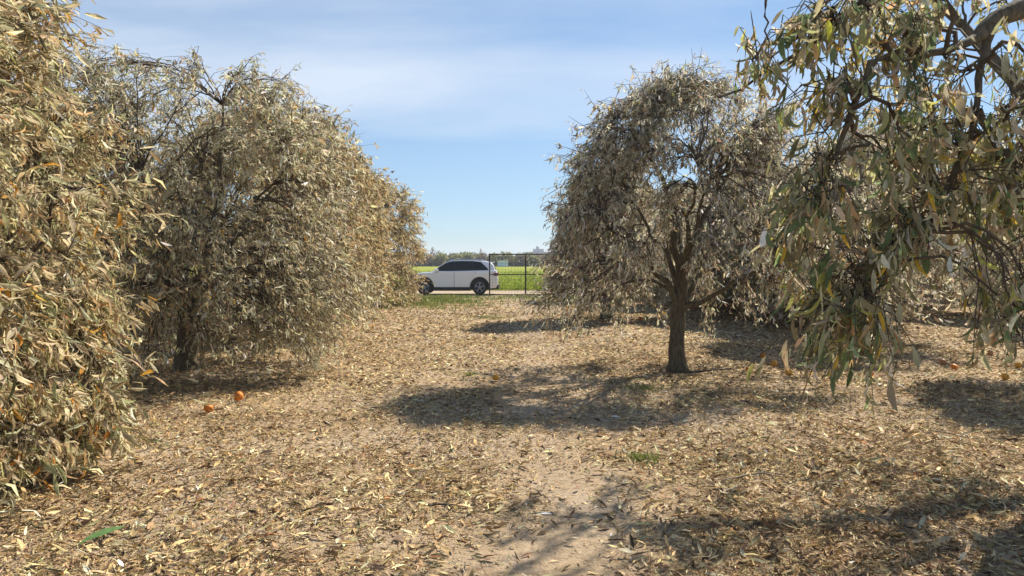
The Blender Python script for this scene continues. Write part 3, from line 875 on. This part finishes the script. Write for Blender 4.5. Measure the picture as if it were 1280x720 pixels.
        # dark well behind the wheel
        MB().lathe([(0.43, sgn * -0.2), (0.43, sgn * 0.06)], 24, c=(cx, sgn * 0.78, 0.36)).build('wheel_well', M_black, car) if False else None
    # mirror
    mm = MB()
    y0, y1 = sorted((sgn * 0.90, sgn * 1.08))
    mm.box(-0.90, -0.70, y0, y1, 1.10, 1.235, 0.04)
    mi = mm.build('mirror', M_white, car, smooth=True)
    y0, y1 = sorted((sgn * 0.80, sgn * 0.93))
    MB().box(-0.84, -0.74, y0, y1, 1.075, 1.115, 0.01).build('mirror_foot', M_black, mi)
    # lamps
    y0, y1 = sorted((sgn * 0.55, sgn * 0.912))
    MB().box(2.05, 2.285, y0, y1, 0.90, 1.04, 0.03).build('tail_light', M_red, car, smooth=True)
    MB().box(-2.27, -1.98, y0, y1, 0.74, 0.90, 0.04).build('headlight', M_lamp, car, smooth=True)
    # roof rail
    y = sgn * 0.60
    MB().tube([(-0.25, y, 1.61), (0.0, y, 1.675), (0.9, y, 1.685), (1.45, y, 1.66), (1.62, y, 1.60)], 0.016, 6).build('roof_rail', M_chrome, car, smooth=True)
# glass fore and aft
def end_plate(x0, z0, x1, z1, inset, off):
    a, b = hw(z0) - inset, hw(z1) - inset
    nx_, nz_ = -(z1 - z0), (x1 - x0)
    l = math.hypot(nx_, nz_); nx_, nz_ = nx_ / l * off, nz_ / l * off
    return [(x0 + nx_, -a, z0 + nz_), (x0 + nx_, a, z0 + nz_), (x1 + nx_, b, z1 + nz_), (x1 + nx_, -b, z1 + nz_)]
m = MB().poly(end_plate(-1.03, 1.10, -0.38, 1.507, 0.07, 0.006), 0.004); m.build('windscreen', M_glass, cab)
m = MB().poly([(x, -y, z) for x, y, z in end_plate(2.145, 1.18, 2.03, 1.40, 0.09, -0.008)], 0.004); m.build('rear_window', M_glass, cab)
MB().box(1.90, 2.10, -0.56, 0.56, 1.515, 1.545, 0.012).build('spoiler', M_white, cab, smooth=True)
MB().box(2.05, 2.325, -0.84, 0.84, 0.27, 0.50, 0.05).build('rear_bumper', M_black, car, smooth=True)
MB().box(-2.34, -2.05, -0.80, 0.80, 0.22, 0.42, 0.05).build('front_bumper', M_black, car, smooth=True)
MB().box(-2.10, 2.10, -0.67, 0.67, 0.24, 0.96).build('underbody', M_black, car)

# ================================================================ the gate
M_iron = simple('dark_gate_steel', (0.035, 0.034, 0.033), 0.6, metal=0.3, noise=0.3, nscale=12)
M_rust = simple('rusty_gate_post', (0.16, 0.065, 0.04), 0.85, noise=0.4, nscale=8)
GY_ = 35.0
gx0, gx1, gx2 = -1.06, 0.645, 2.36
gate = empty('field_gate', (gx0, GY_, 0))
tag(gate, 'black steel farm gate with wire mesh standing before the green field', 'gate')
def gbox(name, x0, x1, z0, z1, d=0.025, mat=None):
    MB().box(x0 - gx0, x1 - gx0, -d, d, z0, z1, 0.004).build(name, mat or M_iron, gate)
gbox('post', gx0 - 0.03, gx0 + 0.03, -0.15, 2.02, 0.03)
gbox('stile', gx1 - 0.035, gx1 + 0.035, 0.10, 1.955, 0.028)
gbox('stile', gx2 - 0.03, gx2 + 0.03, 0.10, 1.955, 0.028)
gbox('top_rail', gx0 + 0.031, gx2 + 0.03, 1.957, 2.01)
gbox('bottom_rail', gx0 + 0.031, gx2 + 0.03, 0.045, 0.098)
gbox('middle_rail', gx0 + 0.031, gx1 - 0.036, 1.005, 1.05)
gbox('middle_rail', gx1 + 0.036, gx2 - 0.031, 1.005, 1.05)
wm = MB()
for z in np.linspace(0.20, 1.85, 12):
    wm.tube([(0.03, 0.004, z), (gx2 - gx0 - 0.03, 0.004, z)], 0.0028, 4)
for x in np.linspace(0.14, gx2 - gx0 - 0.14, 22):
    wm.tube([(x, 0.0, 0.10), (x, 0.0, 1.955)], 0.0026, 4)
wm.build('wire_mesh', M_iron, gate, kind='stuff')
for z in (0.45, 1.6):
    MB().tube([(gx2 - gx0 + 0.055, 0, z - 0.06), (gx2 - gx0 + 0.055, 0, z + 0.06)], 0.025, 8).build('hinge', M_iron, gate)
gp = MB().box(-0.11, 0.11, -0.11, 0.11, -0.2, 2.1, 0.012)
gp.prism([(-0.14, 2.1), (0.14, 2.1), (0.05, 2.19), (-0.05, 2.19)], -0.13, 0.13)
tag(gp.build('gate_post', M_rust, None, (gx2 + 0.20, GY_, 0)), 'rust-red post holding the hinges of the gate', 'post')

# ================================================================ far side of the field
PAL_FAR = [((0.27, 0.27, 0.10), 30), ((0.19, 0.22, 0.08), 26), ((0.36, 0.33, 0.16), 28), ((0.09, 0.11, 0.05), 10), ((0.17, 0.11, 0.07), 8)]
PAL_FARB = [((0.25, 0.19, 0.14), 30), ((0.18, 0.14, 0.11), 26), ((0.30, 0.25, 0.17), 24), ((0.10, 0.10, 0.06), 14)]
def far_tree_mesh(seed, R, H, n, pal, ls=0.42):
    r = np.random.default_rng(seed)
    nc = 34
    th = r.uniform(0, 2 * PI, nc); s = r.uniform(0.05, 1, nc)
    rr = R * np.sqrt(np.clip(1 - s ** 2.6, 0.02, 1)) * r.uniform(0.35, 1, nc)
    C = np.stack([rr * np.cos(th), rr * np.sin(th), 0.25 + s * (H - 0.5)], axis=1)
    ci = r.integers(0, nc, n)
    p = C[ci] + r.normal(0, 1, (n, 3)) * np.array([R * 0.17, R * 0.17, H * 0.10])
    p[:, 2] = np.clip(p[:, 2], 0.15, None)
    d = norm(r.normal(0, 1, (n, 3)) + np.array([0, 0, -0.3])); w, nn = leaf_frames(r, n, d, 0.5)
    L = ls * np.exp(r.normal(0, .3, n))
    V, Q, tv = leaves(p, d, w, nn, L, L * 0.6, np.zeros(n), r.normal(0.4, .4, n), 2, r)
    V[:, 2] = np.maximum(V[:, 2], 0.05)
    tint = np.exp(r.normal(0, 0.22, (nc, 1)))[ci]
    return mesh_np('crown', V, [Q], vert_cols(leaf_cols(r, n, pal) * tint, 6, tv, r), M_leaf)
def far_trunk_mesh(seed, H, r0):
    r = np.random.default_rng(seed); Vs, Qs, off = [], [], 0
    P = bez(np.array([0, 0, -0.1]), np.array([r.normal(0, .1), r.normal(0, .1), H * 0.3]), np.array([r.normal(0, .2), r.normal(0, .2), H * 0.62]), 6)
    V, Q = tubes(P[None], np.linspace(r0, r0 * 0.35, 6)[None], 7); Vs.append(V); Qs.append(Q); off += len(V)
    for i in range(5):
        a = r.uniform(0, 6.28); e = P[3] + np.array([math.cos(a) * H * .25, math.sin(a) * H * .25, H * r.uniform(.15, .4)])
        V, Q = tubes(bez(P[2], (P[2] + e) / 2 + r.normal(0, .1, 3), e, 5)[None], np.linspace(r0 * .45, .015, 5)[None], 5); Vs.append(V); Qs.append(Q + off); off += len(V)
    return mesh_np('trunk', np.concatenate(Vs), [np.concatenate(Qs)], mat=M_bark)
fm = [(far_tree_mesh(100 + i, 2.3, 3.4, 1500, PAL_FAR if i % 3 else PAL_FARB), far_trunk_mesh(100 + i, 3.4, 0.13)) for i in range(5)]
r = random.Random(9)
FAR_LAB = ['dark olive rounded bush in the far hedge line beyond the green field', 'brownish dried bush in the far hedge line beyond the green field',
           'pale olive bush in the far hedge line beyond the green field']
nfar = 0
for row, (yy, step) in enumerate(((178, 3.1), (186, 3.4), (196, 3.8))):
    x = -48.0 - row
    while x < 150:
        if x > 62: step_ = step * 1.9
        else: step_ = step
        i = r.randrange(5)
        c, tk = fm[i]
        ro = empty('far_tree', (x + r.uniform(-0.6, 0.6), yy + r.uniform(-2, 2), 0), r.uniform(0, 6.28))
        sx = r.uniform(0.85, 1.2); ro.scale = (sx, sx, r.uniform(0.66, 0.90) * (1 + 0.07 * row))
        link('crown', c, ro, kind='stuff'); link('trunk', tk, ro)
        tag(ro, FAR_LAB[1] if i % 3 == 0 else (FAR_LAB[0] if i in (1, 4) else FAR_LAB[2]), 'tree', ('brownish' if i % 3 == 0 else 'dark olive' if i in (1, 4) else 'pale olive') + ' bushes of the far hedge line')
        x += step_
# taller thin trees above the hedge
tall = (far_tree_mesh(140, 1.5, 6.4, 420, PAL_FARB, 0.4), far_trunk_mesh(141, 7.0, 0.16))
for px, D, h, lab in [(541, 210, 1.0, 'thin upright tree rising above the far hedge beyond the car bonnet'), (548, 214, 0.82, 'shorter tree beside the thin upright one above the far hedge'),
                      (601, 260, 1.05, 'wispy bare tree above the far hedge behind the car'), (593, 262, 0.85, 'small bare tree above the far hedge behind the car'), (563, 262, 0.8, 'small wispy tree above the far hedge over the car roof')]:
    p = at(px, 330, D)
    ro = empty('tall_far_tree', (p.x, D, 0), D * 0.7); ro.scale = (0.6, 0.6, h * 0.72)
    link('crown', tall[0], ro, kind='stuff'); link('trunk', tall[1], ro)
    tag(ro, lab, 'tree')

# pale blue shed at the edge of the field
M_shed = simple('pale_blue_sheet', (0.58, 0.68, 0.84), 0.5, noise=0.12, nscale=3)
M_shedw = simple('white_sheet', (0.72, 0.74, 0.76), 0.5)
sp = at(628.5, 332, 172)
shed = empty('field_shed', (sp.x, 172, 0.014))
tag(shed, 'small pale blue sheet-metal shed at the edge of the green field', 'shed')
sw = MB().box(-1.2, 1.2, -0.7, 0.7, 0, 1.25).build('wall', M_shed, shed)
for x in np.linspace(-1.17, 1.17, 7):
    MB().box(x - 0.05, x + 0.05, -0.76, -0.702, 0.02, 1.24).build('rib', M_shedw, sw)
MB().prism([(-1.32, 1.252), (1.32, 1.252), (1.32, 1.30), (0, 1.47), (-1.32, 1.30)], -0.82, 0.82).build('roof', M_shedw, shed)
MB().box(-0.4, 0.3, -0.735, -0.703, 0.03, 1.1).build('door', M_shed, shed)

# far house with a roof tank, only its top clears the hedge
M_house = simple('pale_render', (0.42, 0.43, 0.45), 0.8, noise=0.1, nscale=0.6)
M_pane = simple('house_window', (0.05, 0.06, 0.08), 0.15)
hp = at(672, 324, 520)
house = empty('farmhouse', (hp.x, 520, 0))
tag(house, 'distant pale flat-roofed house with a roof tank showing above the far hedge', 'house')
hwall = MB().box(-8.5, 8.5, -6, 6, 0, 6.3).build('wall', M_house, house)
rf = MB().box(-9.2, 9.2, -6.6, 6.6, 6.302, 6.7, 0.05).build('roof', M_house, house)
MB().box(-3.2, 4.2, -3, 3, 6.702, 8.9).build('stair_tower', M_house, house)
tk = MB().lathe([(0.2, 8.902), (1.15, 8.902), (1.2, 9.3), (1.2, 10.4), (0.9, 10.75), (0.35, 10.95), (0.3, 11.15)], 20, 'Z').build('roof_tank', M_house, house, smooth=True)
for x in (-6.4, -3.2, 0.2, 3.4, 6.4):
    for z in (1.0, 4.1):
        w_ = MB().box(x - 0.65, x + 0.65, -6.06, -6.002, z, z + 1.4).build('window', M_pane, hwall)
        MB().box(x - 0.8, x + 0.8, -6.16, -6.004, z - 0.14, z - 0.01).build('sill', M_house, w_)
MB().box(-1.95, -0.75, -6.07, -6.003, 0.02, 2.2).build('door', M_pane, hwall)

# ================================================================ grasses
def grass(name, x, y, h, w, pal, seed, z=None, lean=0.35, parent=None):
    r = np.random.default_rng(seed); n = len(x)
    zz = gz(x, y) if z is None else np.full(n, z)
    pos = np.stack([x, y, zz - 0.004], axis=1)
    d = norm(np.stack([r.normal(0, lean, n), r.normal(0, lean, n), np.ones(n)], axis=1))
    ww, nn = leaf_frames(r, n, d, 0.0)
    L = h * np.exp(r.normal(0, .3, n))
    V, Q, tv = leaves(pos, d, ww, nn, L, np.full(n, w) * r.uniform(.7, 1.3, n), np.zeros(n), np.abs(r.normal(0.5, .4, n)), 1, r)
    return link(name, mesh_np(name, V, [Q], vert_cols(leaf_cols(r, n, pal), 4, tv, r), M_grass), parent, kind='stuff')
PAL_CROP = [((0.25, 0.32, 0.035), 34), ((0.33, 0.39, 0.045), 30), ((0.40, 0.41, 0.07), 18), ((0.17, 0.25, 0.03), 18)]
PAL_VERGE = [((0.16, 0.24, 0.04), 34), ((0.25, 0.28, 0.07), 24), ((0.36, 0.32, 0.14), 28), ((0.10, 0.16, 0.03), 20)]
rr = np.random.default_rng(77)
n = 52000
D = 41.4 + (rr.uniform(0, 1, n) ** 1.7) * 60
px = rr.uniform(455, 1000, n) + rr.normal(0, 40, n)
X = (px - 640) / F * D
rows = np.sin(D * 2 * np.pi / 3.2 + 0.2 * np.sin(X * 0.3)) * 0.5 + 0.5
ok = rr.uniform(0, 1, n) < 0.35 + 0.65 * rows
o = grass('field_crop', X[ok], D[ok], 0.20, 0.05, PAL_CROP, 78, z=0.014)
tag(o, 'young bright green crop growing across the field behind the gate', 'crop')
# verge along the road, patchy
n = 130000
x = rr.uniform(-9, 7, n); y = rr.uniform(24.5, 35.4, n)
pm = np.exp(-((x + 4.0) / 2.0) ** 2 - ((y - 30.5) / 3.4) ** 2) + np.exp(-((x - 2.9) / 1.5) ** 2 - ((y - 31.5) / 2.6) ** 2) + 0.18 * np.exp(-((y - 33.5) / 1.4) ** 2)
pm *= 0.55 + 0.45 * np.sin(x * 2.1 + np.sin(y * 1.7)) * np.sin(y * 1.5 + 1)
ok = rr.uniform(0, 1, n) < pm * 1.25
o = grass('verge_grass', x[ok], y[ok], 0.10, 0.026, PAL_VERGE, 79)
tag(o, 'patchy short green grass on the verge in front of the gate', 'grass')
# separate tufts on the lane
for px, py, R_, nb, lab in [(803, 578, 0.22, 420, 'small bright green grass tuft amid sunlit litter beside the bare path'), (810, 492, 0.5, 420, 'thin green weed patch in the shade in front of the bare-trunked tree'),
                            (606, 398, 0.75, 1500, 'low green weed patch on the lane in the shade near the gate'), (1088, 478, 0.25, 120, 'sparse weed patch among fallen oranges beyond the hanging branch'),
                            (585, 470, 0.3, 140, 'faint weed patch in the shade beside the lone orange')]:
    c = ground_at(px, py)
    aa = rr.uniform(0, 2 * PI, nb); rad = np.abs(rr.normal(0, 0.5, nb)) * R_
    o = grass('grass_tuft', rad * np.cos(aa), rad * np.sin(aa), 0.06, 0.008, PAL_VERGE, 80 + nb, z=0.0, lean=0.95)
    o.location = (c.x, c.y, float(gz(c.x, c.y)) + 0.008)
    tag(o, lab, 'grass tuft')

# ================================================================ fallen oranges
def orange_mat(name, c):
    return simple(name, c, 0.5, noise=0.45, nscale=3.2, bump=0.5, spec=0.35)
M_or = [orange_mat('orange_peel', (0.60, 0.19, 0.018)), orange_mat('yellow_orange_peel', (0.60, 0.31, 0.045)), orange_mat('dull_rotting_peel', (0.42, 0.20, 0.09))]
M_stem = simple('stem_end', (0.12, 0.10, 0.04), 0.9)
def fruit_mesh(seed):
    r = np.random.default_rng(seed); m = MB()
    seg, ringn = 18, 12
    prof = []
    for k in range(ringn + 1):
        a = PI * k / ringn
        rad = math.sin(a); z = -math.cos(a) * 0.92
        if k == 0: rad, z = 0.02, -0.88
        if k == ringn: rad, z = 0.02, 0.84
        prof.append((max(rad, 0.02), z))
    m.lathe(prof, seg, 'Z')
    d1 = r.normal(0, 1, 3); d1 /= np.linalg.norm(d1)
    for v in m.bm.verts:
        p = np.array(v.co); q = p / (np.linalg.norm(p) + 1e-6)
        s_ = 1 - 0.14 * max(0, float(q @ d1)) ** 4 + 0.03 * math.sin(5 * q[0] + seed) * math.cos(4 * q[1])
        v.co = Vector(p * s_)
    me = bpy.data.meshes.new('peel'); m.bm.to_mesh(me); m.bm.free()
    me.polygons.foreach_set('use_smooth', np.ones(len(me.polygons), bool))
    return me
fruits = []
for mi_ in range(3):
    for sd in range(2):
        me = fruit_mesh(sd + 3 * mi_); me.materials.append(M_or[mi_]); fruits.append((mi_, me))
stem_me = MB().lathe([(0.13, 0.80), (0.16, 0.86), (0.09, 0.90), (0.07, 0.96)], 7, 'Z').build('calyx', M_stem)
stem_mesh = stem_me.data; bpy.data.objects.remove(stem_me)
spots = [(620, 476, 1, 'lone yellow-orange fruit lying in the middle of the shaded lane', None),
         (258, 521, 0, 'bright orange fruit in the dark shade under the khaki tree', 'oranges in the shade under the khaki tree'),
         (296, 506, 0, 'bright orange fruit in the dark shade under the khaki tree', 'oranges in the shade under the khaki tree'),
         (938, 472, 0, 'orange fruit on the litter beside the bare dark trunk', 'oranges near the bare trunk'), (955, 450, 0, 'orange fruit on the litter beside the bare dark trunk', 'oranges near the bare trunk'),
         (969, 460, 1, 'pale yellow-orange fruit on the litter beside the bare dark trunk', 'pale oranges near the bare trunk'), (988, 474, 1, 'pale yellow-orange fruit on the litter beside the bare dark trunk', 'pale oranges near the bare trunk'),
         (1090, 472, 0, 'orange fruit half hidden behind the hanging olive branch tip', None), (1196, 463, 0, 'orange fruit on the litter below the overhanging olive branches', 'oranges below the olive branches'),
         (1260, 476, 1, 'yellow-orange fruit on the litter below the overhanging olive branches', 'yellow oranges below the olive branches'), (1276, 461, 1, 'yellow-orange fruit on the litter below the overhanging olive branches', 'yellow oranges below the olive branches'),
         (1181, 455, 2, 'dull brownish fruit on the litter below the overhanging olive branches', 'dull fruit below the olive branches'), (1240, 446, 2, 'dull brownish fruit on the litter below the overhanging olive branches', 'dull fruit below the olive branches'),
         (801, 402, 0, 'orange fruit on sunlit litter behind the bare dark trunk', None)]
rq = random.Random(4)
for i, (px, py, mi_, lab, grp) in enumerate(spots):
    c = ground_at(px, py); rad = rq.uniform(0.050, 0.060)
    g = float(gz(c.x, c.y))
    ro = empty('fallen_orange', (c.x, c.y, g + rad * 0.84 + 0.014), rq.uniform(0, 6.28))
    ro.rotation_euler.x = rq.uniform(-1.9, 1.9); ro.scale = (rad, rad, rad)
    me = [f[1] for f in fruits if f[0] == mi_][i % 2]
    link('peel', me, ro); link('calyx', stem_mesh, ro)
    tag(ro, lab, 'orange', grp)

# ================================================================ single fallen leaves, sticks, bag
def one_leaf(name, px, py, L, W, az, col, label, group=None, bend=0.35, fold=0.25, mat=M_litter, seed=0, lift=0.03, pitch=0.06):
    c = ground_at(px, py); r = np.random.default_rng(seed)
    d = norm(np.array([[math.cos(az), math.sin(az), pitch]])); w = norm(np.cross(np.array([[0, 0, 1.0]]), d)); nn = np.cross(d, w)
    V, Q, tv = leaves(np.zeros((1, 3)) - d * L * 0.5, d, w, nn, np.array([L]), np.array([W]), np.array([fold]), np.array([bend]), 5, r, np.array([r.normal(0, .3)]))
    V[:, 2] -= V[:, 2].min()
    o = link(name, mesh_np(name, V, [Q], vert_cols(np.array([col]), 18, tv, r), mat), None, (c.x, c.y, float(gz(c.x, c.y)) + lift))
    return tag(o, label, 'leaf', group)
one_leaf('fallen_green_leaf', 120, 684, 0.30, 0.06, 1.05, (0.085, 0.155, 0.05), 'long fresh green leaf lying on the tan litter', bend=0.3, fold=0.3, seed=3, lift=0.03, pitch=0.22)
rq = random.Random(21)
for k in range(46):
    px, py = rq.uniform(230, 1270), rq.uniform(545, 716)
    L = rq.uniform(0.06, 0.10)
    one_leaf('fallen_leaf', px, py, L, L * rq.uniform(0.28, 0.5), rq.uniform(0, 6.28), rq.choice([(0.60, 0.50, 0.32), (0.56, 0.44, 0.26), (0.58, 0.51, 0.36)]),
             'broad pale cream fallen leaf standing out on the litter', 'broad pale fallen leaves', bend=rq.uniform(-.3, .5), fold=rq.uniform(.1, .6), seed=k, lift=rq.uniform(.022, .032), pitch=rq.uniform(-.08, .1))
for k in range(26):
    px, py = rq.uniform(60, 1270), rq.uniform(545, 716)
    L = rq.uniform(0.06, 0.10)
    one_leaf('fallen_leaf', px, py, L, L * rq.uniform(0.3, 0.5), rq.uniform(0, 6.28), rq.choice([(0.38, 0.17, 0.06), (0.30, 0.14, 0.07), (0.46, 0.23, 0.06)]),
             'russet brown fallen leaf standing out on the litter', 'russet fallen leaves', bend=rq.uniform(-.3, .5), fold=rq.uniform(.1, .6), seed=k + 90, lift=rq.uniform(.022, .032), pitch=rq.uniform(-.08, .1))
M_stick = simple('grey_stick', (0.26, 0.20, 0.14), 0.9, noise=0.35, nscale=14)
M_dstick = simple('dark_stick', (0.05, 0.04, 0.03), 0.9, noise=0.35, nscale=14)
def stick(pts, r0, lab, mat=M_stick, forkat=None, seed=0, group=None):
    r = np.random.default_rng(seed)
    P = np.array([list(ground_at(*p)) for p in pts])
    t = np.linspace(0, 1, len(P)); tt = np.linspace(0, 1, 9)
    Q = np.stack([np.interp(tt, t, P[:, c]) for c in range(3)], axis=1)
    Q[1:-1, :2] += r.normal(0, 0.012, (7, 2))
    Q[:, 2] = gz(Q[:, 0], Q[:, 1]) + r0 + 0.02 + np.abs(r.normal(0, .006, 9))
    c = Q[0].copy()
    m = MB().tube((Q - c).tolist(), np.linspace(r0, r0 * 0.45, 9), 7)
    if forkat:
        a = Q[forkat] - c; dirv = Q[-1] - Q[0]; dirv /= np.linalg.norm(dirv)
        s_ = np.array([-dirv[1], dirv[0], 0.12])
        b = a + dirv * 0.12 + s_ * 0.11
        m.tube([a.tolist(), ((a + b) / 2 + np.array([0, 0, .01])).tolist(), b.tolist()], [r0 * .6, r0 * .5, r0 * .3], 6)
    return tag(m.build('fallen_stick', mat, None, c, smooth=True), lab, 'stick', group)
stick([(850, 471), (880, 473), (915, 470)], 0.022, 'dark fallen branch lying at the foot of the bare trunk', M_dstick, 5, 1)
stick([(728, 582), (748, 573), (768, 567)], 0.008, 'thin straight stick on the bare path beside the grass tuft', M_stick, None, 2)
stick([(525, 596), (545, 585), (562, 578)], 0.007, 'thin pale hooked stick on sunlit litter beside a bare soil patch', M_stick, 4, 3)
stick([(1165, 545), (1220, 553), (1279, 552)], 0.008, 'long thin stick on sunlit litter below the overhanging branches', M_stick, 3, 4)
stick([(905, 607), (945, 602), (985, 603)], 0.010, 'forked pale stick across the coarse litter', M_stick, 5, 5)
stick([(905, 628), (918, 622), (930, 613)], 0.011, 'short thick pale stick on coarse litter', M_stick, None, 6)
stick([(670, 618), (680, 628), (688, 634)], 0.006, 'small curved dark stick on the bare path', M_dstick, None, 7)
stick([(535, 637), (550, 636), (565, 636)], 0.010, 'short brown stick among dark litter near the shade edge', M_dstick, None, 8)
stick([(300, 594), (322, 590), (342, 586)], 0.007, 'slim pale stick on the even straw litter', M_stick, None, 9)

# crumpled bag by the gate
M_bag = simple('pale_plastic', (0.75, 0.74, 0.62), 0.4, noise=0.1, nscale=9)
c = ground_at(667, 379.5)
m = MB(); bmesh.ops.create_icosphere(m.bm, subdivisions=3, radius=1.0)
rg = np.random.default_rng(8); ph = rg.uniform(0, 6, (6, 3)); fq = rg.uniform(2, 7, (6, 3))
for v in m.bm.verts:
    p = np.array(v.co)
    k = 1 + 0.10 * sum(math.sin(float(fq[i] @ p) + ph[i, 0]) for i in range(6))
    v.co = Vector((p[0] * 0.19 * k, p[1] * 0.12 * k, max(-0.02, p[2] * 0.055 * k)))
tag(m.build('plastic_bag', M_bag, None, (c.x, c.y, float(gz(c.x, c.y)) + 0.022), smooth=False), 'crumpled pale plastic bag on the grass before the gate', 'bag')

# ================================================================ air: faint haze that pales the far hedge and house
hz, nt, N, L, out = new_mat('haze_air')
pv = N.new("ShaderNodeVolumePrincipled")
pv.inputs['Color'].default_value = (0.80, 0.88, 1.0, 1)
pv.inputs['Density'].default_value = 0.0006
pv.inputs['Anisotropy'].default_value = 0.1
L.new(pv.outputs[0], out.inputs['Volume'])
hb = MB().box(-1500, 1500, -250, 2300, -1.2, 12.6)
hb = hb.build('haze', hz, None, None, kind='stuff')
tag(hb, 'thin pale haze over the far field and hedge', 'haze')
